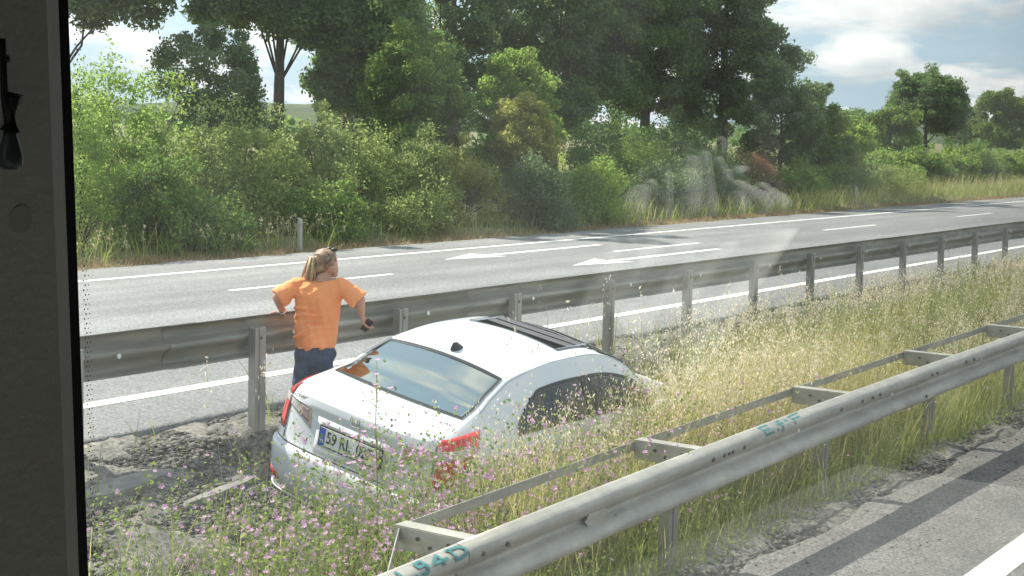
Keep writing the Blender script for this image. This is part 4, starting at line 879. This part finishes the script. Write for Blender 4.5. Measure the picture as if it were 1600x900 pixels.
bv = vsc(110, 12, 26, 18.4, 18.9); s_, p_ = oats(bv, rng.uniform(.35, .7, len(bv)), 10, .045, .012, .007); V, Fc = merge([s_, p_]); stuff('verge_oats', V, Fc, G_straw, 'whitish seed heads of grass in front of the hedge', 'grass')
# field scrub further back
fx = rng.uniform(0, 260, 9000); fy = rng.uniform(23, 70, 9000); fb = np.stack([fx, fy, terr(fx, fy)], 1); V, Fc, _, _ = blades(fb, rng.uniform(.3, .9, len(fb)), rng.uniform(.05, .16, len(fb)), rng.uniform(0, .4, len(fb)), rng.uniform(0, .4, len(fb))); stuff('field_grass', V, Fc, G_green, 'rough field grass behind the trees', 'grass')
# far-off wood line
fx = np.concatenate([np.linspace(60, 900, 420)]); fy = 95 + rng.normal(0, 3, 420) + fx * .05; P_ = clump_pts(np.stack([fx, fy, 1.2 + rng.uniform(.5, 2.6, 420)], 1), rng.uniform(1.2, 2.6, 420), 46); V, Fc = leaves(P_, .8, .6); stuff('far_wood', V, Fc, LF_dark, 'dark line of distant woodland below the hills', 'wood')

# ------------------------------------------------------------------ stones and slabs
ico = bmesh.new(); bmesh.ops.create_icosphere(ico, subdivisions=1, radius=1); IV = np.array([v.co[:] for v in ico.verts]); IF = np.array([[v.index for v in f.verts] for f in ico.faces]); ico.free()
def stones(name, P_, sz, label):
    n = len(P_); k = len(IV); sc_ = np.stack([sz * rng.uniform(.7, 1.4, n), sz * rng.uniform(.7, 1.4, n), sz * rng.uniform(.4, .8, n)], 1)
    V = IV[None] * sc_[:, None, :] * rng.uniform(.75, 1.25, (n, k, 1)); th = rng.uniform(0, 6.28, n); c, s = np.cos(th)[:, None], np.sin(th)[:, None]
    V = np.stack([V[..., 0] * c - V[..., 1] * s, V[..., 0] * s + V[..., 1] * c, V[..., 2]], -1) + P_[:, None, :]
    Fc = (IF[None] + (np.arange(n) * k)[:, None, None]).reshape(-1, 3); o = arr_mesh(name, V.reshape(-1, 3), Fc, M_stone); tag(o, label, 'gravel', kind='stuff'); return o
def sp(n, x0, x1, y0, y1): x = rng.uniform(x0, x1, n); y = rng.uniform(y0, y1, n); P_ = np.stack([x, y, terr(x, y)], 1); return P_
P1 = np.concatenate([sp(26000, 4.6, 8.4, 6.3, 8.22), sp(6000, 8.4, 40, 7.5, 8.22)]); stones('median_gravel', P1, rng.gamma(1.3, .0050, len(P1)) + .004, 'dark broken gravel beside the far guardrail, left of the car')
P2 = np.concatenate([sp(5000, 6.5, 24, 4.12, 4.5)]); P2[:, 2] += .0; stones('kerb_gravel', P2, rng.gamma(2, .005, len(P2)) + .005, 'loose gravel and grit along the edge of the near road')
P3 = sp(420, 7, 24, 3.3, 4.1); P3[:, 2] = NR + .004; stones('road_grit', P3, rng.gamma(2, .0022, len(P3)) + .003, 'scattered grit on the near road surface')
def chunk(label, x, y, rx, ry, th, rot, dz=0, nm='concrete_slab'):
    n = 14; V = []; z = float(terr(x, y)) + dz
    q = [(math.cos(a_) * rx * random.uniform(.8, 1.1), math.sin(a_) * ry * random.uniform(.8, 1.1)) for a_ in np.linspace(0, 2 * math.pi, n, endpoint=False)]
    for k, (zz, s_) in enumerate(((-.06, 1.03), (th - .02, 1.0), (th, .95))): V += [(p[0] * s_, p[1] * s_, zz + random.uniform(-.004, .004)) for p in q]
    Fs = [(k * n + i, k * n + (i + 1) % n, (k + 1) * n + (i + 1) % n, (k + 1) * n + i) for k in range(2) for i in range(n)] + [tuple(range(2 * n, 3 * n))]
    o = pmesh(nm, V, Fs, M_conc); o.location = (x, y, z); o.rotation_euler = (R_(4), R_(-2), R_(rot)); tag(o, label, 'concrete', 'broken concrete pieces left of the car'); return o
chunk('longest flat piece of broken concrete beside the window pillar', 6.25, 7.30, .50, .13, .04, 3)
chunk('small flat concrete piece at the foot of the guardrail post left of the car', 7.75, 7.52, .30, .09, .04, -4)
chunk('concrete edge strip in front of the gravel, left of the car bumper', 6.85, 6.98, .40, .05, .03, 8)
def dirt(x, y, rx, ry): pass

# ------------------------------------------------------------------ single tall plants
def stalk_plant(label, x, y, H, seed):
    rg = np.random.default_rng(seed); z0 = float(terr(x, y)); r = tag(empty('tall_wildflower', (x, y, z0)), label, 'wildflower')
    mb = MB(); mb.tube([(0, 0, -.05), (.02, 0, H * .4), (.0, .01, H * .75), (-.01, .0, H)], [.006, .005, .0035, .002], 6)
    heads = []
    for k in range(16):
        t = rg.uniform(.45, .97); a_ = rg.uniform(0, 6.28); l = (1.08 - t) * .28 + .02; p = Vector((0, 0, H * t)); q = p + Vector((math.cos(a_) * l, math.sin(a_) * l, l * .8)); mb.tube([p, p.lerp(q, .5) + Vector((0, 0, -.01)), q], [.0025, .002, .0015], 4); heads.append(q)
    mb.build('stem', G_stem, r, True); heads.append(Vector((-.01, 0, H)))
    lp = np.array([h for h in heads] * 3) + rg.normal(0, .03, (len(heads) * 3, 3)); lp2 = np.stack([rg.normal(0, .03, 30), rg.normal(0, .03, 30), rg.uniform(.1, .7, 30) * H], 1); V, Fc = leaves(np.concatenate([lp, lp2]), .03, .014); arr_mesh('leaf', V, Fc, G_leafy, r)['kind'] = 'stuff'
    for h in heads:
        mb = MB(); n = 7
        for k in range(n):
            a_ = k * 2 * math.pi / n; d_ = Vector((math.cos(a_), math.sin(a_), .5)) * .016; s_ = Vector((-math.sin(a_), math.cos(a_), 0)) * .007; mb.add([h, h + d_ + s_, h + d_ * 1.3, h + d_ - s_], [(0, 1, 2, 3)])
        mb.build('flower', G_pink, r)
    return r
stalk_plant('tall thin purple-flowered stalk standing in front of the rear window of the car', 6.79, 5.6, 1.50, 3)
def oat_thing(label, x, y, top, seed=1):
    z0 = float(terr(x, y)); r = tag(empty('wild_oat', (x, y, z0)), label, 'grass stalk', 'single wild oat stalks taller than the rest')
    (V, Fc), (S, SF) = oats(np.array([[0., 0, 0]] * 2) + rng.normal(0, .01, (2, 3)) * np.array((1, 1, 0)), np.array([top - z0, (top - z0) * .93]), 20, .030, .006, .004, .08, .30)
    arr_mesh('stalk', V, Fc, G_straw, r); o = arr_mesh('seed_head', S, SF, G_oat, r); o['kind'] = 'stuff'; return r
for lab, x, y, top in (('tall wild oat in front of the guardrail left of the woman', 6.35, 6.4, 1.67), ('tall wild oat rising over the middle of the car roof', 8.2, 5.6, 1.72), ('tall wild oat in front of the post above the sunroof', 9.60, 5.7, 1.72), ('slim wild oat just right of the sunroof, against the guardrail', 10.3, 5.9, 1.72), ('tall wild oat beside the post right of the car', 11.6, 6.3, 1.66), ('tall wild oat between the third and fourth posts right of the car', 13.1, 6.6, 1.60), ('wild oat against the guardrail farther right, before the shadowed post', 15.2, 6.8, 1.58)): oat_thing(lab, x, y, top)
# ------------------------------------------------------------------ delineator posts
for lab, px, L in (('white delineator post at the far verge on the left, above the woman', 470, 18.3), ('white delineator post at the far verge on the right, seen against scrub', 1343, 18.9)):
    x = at(px, L); r = tag(empty('delineator_post', (x, L, float(terr(x, L)))), lab, 'roadside post', 'delineator posts along the far verge')
    mb = MB(); mb.box((-.038, -.03, -.1), (.038, .03, .56)); mb.add([(-.038, -.03, .56), (.038, -.03, .56), (.038, .03, .60), (-.038, .03, .60)], [(0, 1, 2, 3)]); mb.build('post', mat('white_plastic', (.38, .37, .31), rough=.6), r)
    mb = MB(); mb.box((-.040, -.034, .44), (.040, -.0305, .50)); mb.build('reflector', M_post, r)

# ------------------------------------------------------------------ the woman
def WP(px, py, L):
    d = F + RT * ((px - 800) / 2350) - UP * ((py - 450) / 2350); t = L / d.y; return Vector((0, 0, CAMZ)) + d * t
def WW(px, py, d=0.0): return WP(px, py, 7.56 - (px - 498) / 209 * .825 + d * .565)
WO = Vector((8.46, 7.66, .50))
per = tag(empty('person', WO), 'blond woman in an orange T-shirt and jeans leaning on the guardrail behind the car', 'person')
def ball(mb, c, r, n=12):
    c = Vector(c); r = Vector((r, r, r)) if not hasattr(r, '__len__') else Vector(r); V = []; m_ = n // 2
    for i in range(m_ + 1):
        for k in range(n): a_ = math.pi * i / m_; q = 2 * math.pi * k / n; V.append((c.x + r.x * math.sin(a_) * math.cos(q), c.y + r.y * math.sin(a_) * math.sin(q), c.z + r.z * math.cos(a_)))
    mb.add(V, [(i * n + k, (i + 1) * n + k, (i + 1) * n + (k + 1) % n, i * n + (k + 1) % n) for i in range(m_) for k in range(n)])
def capsule(mb, a_, b_, ra, rb, n=12):
    mb.tube([a_, b_], [ra, rb], n); ball(mb, a_, ra, n); ball(mb, b_, rb, n)
def fuse(mb, name, m, voxel, parent, smooth_it=4, fn=None, disp=None):
    me = bpy.data.meshes.new(name); me.from_pydata(mb.V, [], mb.F); o = bpy.data.objects.new(name, me); COL.objects.link(o)
    md = o.modifiers.new('r', 'REMESH'); md.mode = 'VOXEL'; md.voxel_size = voxel; ms = o.modifiers.new('s', 'SMOOTH'); ms.iterations = smooth_it; ms.factor = .5
    dg = bpy.context.evaluated_depsgraph_get(); me2 = bpy.data.meshes.new_from_object(o.evaluated_get(dg)); bpy.data.objects.remove(o)
    if disp:
        co = np.zeros(len(me2.vertices) * 3, dtype=np.float32); no = np.zeros_like(co); me2.vertices.foreach_get('co', co); me2.vertices.foreach_get('normal', no); co = co.reshape(-1, 3); no = no.reshape(-1, 3)
        co = co + no * disp(co)[:, None]; me2.vertices.foreach_set('co', co.astype(np.float32).ravel()); me2.update()
    me2.name = name; me2.materials.clear(); me2.materials.append(m); me2.shade_smooth(); o2 = bpy.data.objects.new(name, me2); COL.objects.link(o2); o2.parent = parent; o2.matrix_parent_inverse = Matrix.Translation(-WO); return o2
M_skin = mat('skin', (.50, .27, .19), rough=.55, col2=(.44, .23, .16), nscale=8)
M_shirt = mat('orange_cotton', (.88, .33, .125), rough=.85, col2=(.84, .29, .10), nscale=6)
M_jean = mat('blue_denim', (.025, .045, .085), rough=.9, col2=(.05, .08, .14), nscale=14, bump=.3, bscale=150)
M_blond = mat('blond_hair', (.62, .46, .27), rough=.5, col2=(.38, .26, .14), nscale=26, stretch=(1, 1, .2))
M_brown = mat('brown_hair', (.13, .07, .04), rough=.5, col2=(.34, .22, .12), nscale=20)
X_ = RT.copy(); X_.z = 0; X_.normalize(); D_ = Vector((-X_.y, X_.x, 0)); Zz = Vector((0, 0, 1))   # her right-hand side, away from camera
sh_l = WW(464, 446, .0); sh_r = WW(533, 446, .0); el_l = WW(434, 464, -.07); el_r = WW(562, 468, -.02); wr_l = WW(441, 486, .14); wr_r = WW(565, 490, .12)
neck = WW(502, 437, .02); headc = WW(510, 414, .05); chest = WW(498, 468, 0); belly = WW(495, 505, .02); hip = WW(493, 543, .03)
kn_l = WP(492, 600, 7.66); hipl = hip - X_ * .08 - Zz * .04; hipr = hip + X_ * .08 - Zz * .04
ft_l = Vector((8.49, 7.72, float(terr(8.49, 7.72)) + .07)); ft_r = Vector((8.56, 7.66, float(terr(8.56, 7.68)) + .07)); kn_r = (hipr + ft_r) / 2 + Vector((.02, .03, .02)); kn_l = (hipl + ft_l) / 2 + Vector((.0, .04, .03))
mb = MB()
hd = headc; 
ball(mb, hd + Zz * .018, (.078, .088, .098), 20); ball(mb, hd + X_ * .035 + D_ * .03 - Zz * .035, (.052, .056, .062), 16); ball(mb, hd + X_ * .060 + D_ * .045 - Zz * .075, .024, 12)      # skull, face turned to her right, chin
fdir = (X_ * .80 + D_ * .60).normalized(); fside = Vector((-fdir.y, fdir.x, 0))
ball(mb, hd + fdir * .092 - Zz * .012, (.012, .012, .016), 10); ball(mb, hd + fdir * .086 + Zz * .008, (.008, .008, .018), 8); ball(mb, hd + fdir * .080 - Zz * .048, (.014, .018, .008), 8)
ball(mb, hd - fside * .076 + Zz * -.005, (.012, .012, .026), 10); ball(mb, hd + fside * .076 - Zz * .005, (.012, .012, .026), 10)
capsule(mb, hd - Zz * .06 - fdir * .015, neck, .052, .058)
capsule(mb, neck, chest, .055, .08); capsule(mb, chest - X_ * .05, belly - X_ * .04, .07, .07); capsule(mb, chest + X_ * .05, belly + X_ * .04, .07, .07); capsule(mb, belly, hip, .075, .075); capsule(mb, neck - Zz * .03, sh_l, .05, .055); capsule(mb, neck - Zz * .03, sh_r, .05, .055)
for s_, e_, w_ in ((sh_l, el_l, wr_l), (sh_r, el_r, wr_r)): capsule(mb, s_, e_, .052, .042); capsule(mb, e_, w_, .042, .027)
capsule(mb, hip, hipl, .07, .07); capsule(mb, hip, hipr, .07, .07); capsule(mb, hipl, kn_l, .07, .05); capsule(mb, hipr, kn_r, .07, .05); capsule(mb, kn_l, ft_l, .053, .035); capsule(mb, kn_r, ft_r, .053, .035)
def hand(mb, w_, fwd, palm_n, side_, curl, sgn):
    fwd = fwd.normalized(); side_ = side_.normalized(); pn = palm_n.normalized(); pc_ = w_ + fwd * .045
    for k in range(4):
        off = (k - 1.5) * .019; base = w_ + fwd * .078 + side_ * off; capsule(mb, w_ + fwd * .01 + side_ * off * .6, base, .014, .012, 8)
        l = (.040, .046, .043, .034)[k]; d1 = (fwd * math.cos(curl) + pn * math.sin(curl)); d2 = (fwd * math.cos(curl * 2.1) + pn * math.sin(curl * 2.1)); d3 = (fwd * math.cos(curl * 2.9) + pn * math.sin(curl * 2.9))
        p1 = base + d1 * l; p2 = p1 + d2 * l * .62; p3 = p2 + d3 * l * .5; capsule(mb, base, p1, .0095, .0085, 8); capsule(mb, p1, p2, .0085, .0078, 8); capsule(mb, p2, p3, .0078, .007, 8)
    tb = w_ + fwd * .025 + side_ * sgn * .026; t1 = tb + (fwd * .6 + side_ * sgn * .6 + pn * .4).normalized() * .042; t2 = t1 + (fwd * .85 + pn * .5).normalized() * .032; capsule(mb, tb, t1, .013, .010, 8); capsule(mb, t1, t2, .010, .008, 8)
hand(mb, wr_l, (Vector((-.02, .95, -.30))), -Zz, X_, .38, 1)
rf = (wr_r - el_r).normalized() * .35 + Vector((.25, -.05, -.85)); hand(mb, wr_r, rf, D_ * -.2 + X_ * .9, D_, .62, 1)
body_ = fuse(mb, 'body', M_skin, .0062, per, 5)
# T-shirt
mb = MB()
capsule(mb, neck - Zz * .055, chest, .070, .135, 18)
for q in (-.070, .070): capsule(mb, chest + X_ * q + Zz * .045, belly + X_ * q * .9, .108, .102, 18); capsule(mb, belly + X_ * q * .9, hip + X_ * q * .85 + Zz * .045, .102, .098, 18)
capsule(mb, neck - Zz * .06, sh_l, .064, .062, 14); capsule(mb, neck - Zz * .06, sh_r, .064, .062, 14)
def sleeve(s_, e_):
    d = (e_ - s_); l_ = d.length; capsule(mb, s_, s_ + d * .62, .062, .070, 16); mb.tube([s_ + d * .5, s_ + d * .98 - Zz * .012], [.072, .082], 16)
sleeve(sh_l, el_l); sleeve(sh_r, el_r)
hz = hip.z + .02
mb.tube([belly, Vector((hip.x, hip.y, hz))], [.125, .135], 20)
def wr(co):
    z = co[:, 2]; a_ = (co @ np.array(X_[:])) ; a_ = a_ - a_.mean(); u = z * 105 - a_ * 34 + 2.2 * np.sin(a_ * 17 + z * 13)
    w_ = np.clip((chest.z + .10 - z) * 4, .2, 1) * np.exp(-((a_ + .10) / .14) ** 2) * (.6 + .4 * np.sin(z * 31 + a_ * 12)); fine = .0022 * np.sin(z * 41 + a_ * 60) * np.sin(a_ * 47 - z * 17)
    return .030 * (np.maximum(0, np.sin(u)) ** 1.3) * w_ + fine * 1.6
fuse(mb, 'shirt', M_shirt, .009, per, 9, disp=wr)
mb = MB(); capsule(mb, hip + Zz * .03, hip - Zz * .05, .10, .10, 16); capsule(mb, hip - X_ * .03 + Zz * .03, hipl + X_ * .012, .095, .092, 16); capsule(mb, hip + X_ * .03 + Zz * .03, hipr - X_ * .012, .095, .092, 16); capsule(mb, hipl + X_ * .012, kn_l, .088, .062, 14); capsule(mb, hipr - X_ * .012, kn_r, .088, .062, 14); capsule(mb, kn_l, ft_l + Zz * .04, .072, .05, 14); capsule(mb, kn_r, ft_r + Zz * .04, .072, .05, 14)
fuse(mb, 'jeans', M_jean, .012, per, 4, disp=lambda co: .004 * np.sin(co[:, 2] * 55 + co[:, 0] * 30))
for ft in (ft_l, ft_r):
    mb = MB(); capsule(mb, ft - Zz * .035, ft + X_ * .06 + D_ * .10 - Zz * .042, .042, .036); mb.V = [(v[0], v[1], max(v[2], ft.z - .078)) for v in mb.V]; fuse(mb, 'shoe', M_plate, .01, per, 3)
# hair: cap + ponytail of strands
mb = MB(); ball(mb, hd + Zz * .036 - fdir * .018, (.090, .096, .092), 20); ball(mb, hd - fdir * .05 + Zz * .0, (.062, .062, .072), 16)
hc = fuse(mb, 'hair', M_brown, .008, per, 3, disp=lambda co: .003 * np.sin(co[:, 0] * 140 + co[:, 2] * 40))
mb = MB(); p0 = hd - X_ * .068 - D_ * .05 + Zz * .055; ball(mb, p0 + X_ * .01, .03, 12)
for k in range(70):
    a_ = random.uniform(0, 6.28); r = random.uniform(0, .026); o_ = X_ * math.cos(a_) * r + D_ * math.sin(a_) * r; sp_ = random.uniform(.7, 1.6); l_ = random.uniform(.16, .215)
    pts = [p0 + o_ * .5, p0 - X_ * .030 + o_ * 1.2 + Zz * .006, p0 - X_ * .045 + o_ * 1.5 * sp_ - Zz * l_ * .45, p0 - X_ * .062 + o_ * 2 * sp_ - Zz * l_]; mb.tube(pts, [.006, .0085, .0075, .002], 5)
for k in range(60):   # strands combed over the crown
    a_ = random.uniform(-1.5, 1.6); q0 = hd + fdir * .05 + fside * math.sin(a_) * .075 + Zz * (.04 + .085 * math.cos(a_) * .9); q1 = p0; mid = (q0 + q1) / 2 + (((q0 + q1) / 2 - hd - Zz * .03).normalized()) * .018; mb.tube([q0, mid, q1], [.002, .005, .004], 4)
o = mb.build('ponytail', M_blond, per, True); o.matrix_parent_inverse = Matrix.Translation(-WO)
mb = MB(); mb.tube([p0 + X_ * .012 + Zz * .03, p0 + X_ * .006 - Zz * .06], [.007, .006], 6); o = mb.build('hair_clip', M_plate, per); o.matrix_parent_inverse = Matrix.Translation(-WO)
mb = MB(); q = wr_l - (wr_l - el_l).normalized() * .015; ax = (wr_l - el_l).normalized(); a1 = ax.cross(Zz).normalized(); a2 = ax.cross(a1); mb.tube([q + (a1 * math.cos(t) + a2 * math.sin(t)) * .031 for t in np.linspace(0, 6.283, 17)], .006, 6, False); o = mb.build('bracelet', M_plate, per); o.matrix_parent_inverse = Matrix.Translation(-WO)
# sunglasses pushed up on the head
sg = tag(empty('sunglasses', hd + Zz * .1), 'dark sunglasses pushed up on top of the woman\'s hair', 'sunglasses')
for sn in (-1, 1):
    mb = MB(); c0 = hd + fdir * .048 + fside * sn * .034 + Zz * .118; ball(mb, c0, (.028, .028, .016), 12); o = mb.build('lens', M_blackp, sg, True); o.matrix_parent_inverse = Matrix.Translation(-(hd + Zz * .1))
    mb = MB(); mb.tube([hd + fdir * .05 + fside * sn * .06 + Zz * .115, hd - fdir * .01 + fside * sn * .092 + Zz * .055, hd - fdir * .05 + fside * sn * .088 + Zz * .02], .004, 5); o = mb.build('temple', M_blackp, sg); o.matrix_parent_inverse = Matrix.Translation(-(hd + Zz * .1))
# phone in her right hand
pc2 = wr_r + rf.normalized() * .10 + X_ * .022; ph = tag(empty('mobile_phone', pc2), 'small dark red-cased mobile phone held in the woman\'s right hand', 'phone')
mb = MB(); mb.box((-.030, -.005, -.055), (.030, .004, .055)); o = mb.build('case', mat('dark_red_case', (.10, .02, .02), rough=.4), ph)
mb = MB(); mb.box((-.027, -.0065, -.050), (.027, -.0052, .050)); mb.build('screen', M_blackp, ph); ph.rotation_euler = (R_(25), R_(30), R_(-30))

# ------------------------------------------------------------------ the bus around the camera
M_trim = mat('grey_trim', (.62, .59, .50), rough=.75, col2=(.56, .53, .45), nscale=9, bump=.15, bscale=300)
M_rubber = mat('black_rubber', (.008, .008, .008), rough=.6)
M_shell = mat('bus_interior', (.13, .135, .14), rough=.9)
bus = tag(empty('bus', (0, 0, 0)), 'grey window pillar and pane of the bus the picture is taken from', 'bus')
def lean(mb, k=-.036, z0=2.9): mb.V = [(v[0] + (v[2] - z0) * k, v[1], v[2]) for v in mb.V]; return mb
mb = MB(); prof = [(.20, .50), (.24, .478), (.352, .470), (.375, .472), (.387, .480), (.390, .585), (.20, .585)]; n = len(prof)
V = [(p[0], p[1], 2.1) for p in prof] + [(p[0], p[1], 3.5) for p in prof]; mb.add(V, [(i, (i + 1) % n, n + (i + 1) % n, n + i) for i in range(n)]); lean(mb).build('window_pillar', M_trim, bus, False)
mb = MB(); mb.box((.3902, .50, 2.1), (.408, .600, 3.5)); lean(mb).build('window_seal', M_rubber, bus)
mb = MB(); mb.box((-2.2, -1.9, 3.7), (5.5, .62, 3.76)); mb.build('ceiling', M_shell, bus)
mb = MB(); mb.box((-2.2, -1.95, .5), (5.5, -1.9, 3.7)); mb.box((-2.25, -1.9, .5), (-2.2, .60, 3.7)); mb.box((5.5, -1.9, .5), (5.55, .60, 3.7)); mb.build('far_wall', M_shell, bus)
mb = MB(); mb.box((-2.2, .56, .5), (5.5, .61, 2.2)); mb.box((-2.2, .56, 3.60), (5.5, .61, 3.7)); mb.build('window_wall', M_shell, bus)
mb = MB(); mb.box((-2.2, -1.9, 1.6), (5.5, .56, 1.65)); mb.build('floor', M_shell, bus)
mb = MB(); c_ = WP(22, 342, .474); mb.tube([c_ + Vector((0, -.004, 0)), c_ + Vector((0, .006, 0))], [.0052, .0056], 20); mb.build('button', mat('button_plastic', (.5, .48, .41), rough=.45), bus)
mb = MB(); a_ = WP(4, 60, .46); b_ = WP(7, 150, .46); c2 = WP(15, 205, .46); mb.tube([a_, b_, c2], [.0012, .0014, .0016], 8); mb.tube([WP(3, 92, .46), WP(12, 92, .46)], .0015, 8); mb.tube([b_, WP(20, 150, .46), c2], [.002, .004, .0035], 8)
mb.build('cord_hook', M_rubber, bus, True)
mb = MB(); mb.tube([WP(16, 203, .46), WP(16, 215, .46), WP(16, 240, .46), WP(16, 258, .46), WP(16, 265, .46)], [.0022, .0028, .0044, .0046, .0022], 14); mb.build('cord_toggle', mat('toggle_plastic', (.05, .075, .068), rough=.3), bus, True)
# printed dots on the glass beside the seal
mb = MB(); 
for i in range(250):
    z = 2.5 + i * .0024
    for j in range(2):
        x = .4868 + j * .0021 + (i % 2) * .00105 + (z - 2.9) * -.036; r = .00048 - j * .00012; mb.add([(x + r * math.cos(q), .5925, z + r * math.sin(q)) for q in np.linspace(0, 6.283, 6, endpoint=False)], [tuple(range(6))])
o = mb.build('glass_dots', M_rubber, bus); o['kind'] = 'stuff'

# pane: clear glass with a trace of dust, and what it mirrors of the inside
M_pane = bpy.data.materials.new('window_glass'); M_pane.use_nodes = True; t = M_pane.node_tree; t.nodes.clear()
o_ = t.nodes.new('ShaderNodeOutputMaterial'); tr = t.nodes.new('ShaderNodeBsdfTransparent'); tr.inputs[0].default_value = (.985, .99, .98, 1); gs = t.nodes.new('ShaderNodeBsdfGlossy'); gs.inputs['Roughness'].default_value = .0
lw = t.nodes.new('ShaderNodeLayerWeight'); pw = t.nodes.new('ShaderNodeMath'); pw.operation = 'POWER'; pw.inputs[1].default_value = 4.2; t.links.new(lw.outputs['Facing'], pw.inputs[0]); ma = t.nodes.new('ShaderNodeMath'); ma.operation = 'MULTIPLY_ADD'; ma.inputs[1].default_value = .95; ma.inputs[2].default_value = .04; t.links.new(pw.outputs[0], ma.inputs[0])
m1_ = t.nodes.new('ShaderNodeMixShader'); t.links.new(ma.outputs[0], m1_.inputs[0]); t.links.new(tr.outputs[0], m1_.inputs[1]); t.links.new(gs.outputs[0], m1_.inputs[2])
df = t.nodes.new('ShaderNodeBsdfTranslucent'); df.inputs[0].default_value = (.78, .82, .80, 1); m2_ = t.nodes.new('ShaderNodeMixShader')
co = t.nodes.new('ShaderNodeTexCoord'); ns = t.nodes.new('ShaderNodeTexNoise'); ns.inputs['Scale'].default_value = 6; ns.inputs['Detail'].default_value = 3; t.links.new(co.outputs['Object'], ns.inputs['Vector']); mr = t.nodes.new('ShaderNodeMapRange'); mr.inputs[1].default_value = .3; mr.inputs[2].default_value = .7; mr.inputs[3].default_value = .005; mr.inputs[4].default_value = .018; t.links.new(ns.outputs[0], mr.inputs[0])
t.links.new(mr.outputs[0], m2_.inputs[0]); t.links.new(m1_.outputs[0], m2_.inputs[1]); t.links.new(df.outputs[0], m2_.inputs[2]); t.links.new(m2_.outputs[0], o_.inputs[0])
mb = MB(); mb.box((.30, .6015, 2.19), (5.45, .6045, 3.61)); mb.build('window_pane', M_pane, bus)
# pleated cloth hung beside the next seat ahead; it shows only as a reflection in the pane
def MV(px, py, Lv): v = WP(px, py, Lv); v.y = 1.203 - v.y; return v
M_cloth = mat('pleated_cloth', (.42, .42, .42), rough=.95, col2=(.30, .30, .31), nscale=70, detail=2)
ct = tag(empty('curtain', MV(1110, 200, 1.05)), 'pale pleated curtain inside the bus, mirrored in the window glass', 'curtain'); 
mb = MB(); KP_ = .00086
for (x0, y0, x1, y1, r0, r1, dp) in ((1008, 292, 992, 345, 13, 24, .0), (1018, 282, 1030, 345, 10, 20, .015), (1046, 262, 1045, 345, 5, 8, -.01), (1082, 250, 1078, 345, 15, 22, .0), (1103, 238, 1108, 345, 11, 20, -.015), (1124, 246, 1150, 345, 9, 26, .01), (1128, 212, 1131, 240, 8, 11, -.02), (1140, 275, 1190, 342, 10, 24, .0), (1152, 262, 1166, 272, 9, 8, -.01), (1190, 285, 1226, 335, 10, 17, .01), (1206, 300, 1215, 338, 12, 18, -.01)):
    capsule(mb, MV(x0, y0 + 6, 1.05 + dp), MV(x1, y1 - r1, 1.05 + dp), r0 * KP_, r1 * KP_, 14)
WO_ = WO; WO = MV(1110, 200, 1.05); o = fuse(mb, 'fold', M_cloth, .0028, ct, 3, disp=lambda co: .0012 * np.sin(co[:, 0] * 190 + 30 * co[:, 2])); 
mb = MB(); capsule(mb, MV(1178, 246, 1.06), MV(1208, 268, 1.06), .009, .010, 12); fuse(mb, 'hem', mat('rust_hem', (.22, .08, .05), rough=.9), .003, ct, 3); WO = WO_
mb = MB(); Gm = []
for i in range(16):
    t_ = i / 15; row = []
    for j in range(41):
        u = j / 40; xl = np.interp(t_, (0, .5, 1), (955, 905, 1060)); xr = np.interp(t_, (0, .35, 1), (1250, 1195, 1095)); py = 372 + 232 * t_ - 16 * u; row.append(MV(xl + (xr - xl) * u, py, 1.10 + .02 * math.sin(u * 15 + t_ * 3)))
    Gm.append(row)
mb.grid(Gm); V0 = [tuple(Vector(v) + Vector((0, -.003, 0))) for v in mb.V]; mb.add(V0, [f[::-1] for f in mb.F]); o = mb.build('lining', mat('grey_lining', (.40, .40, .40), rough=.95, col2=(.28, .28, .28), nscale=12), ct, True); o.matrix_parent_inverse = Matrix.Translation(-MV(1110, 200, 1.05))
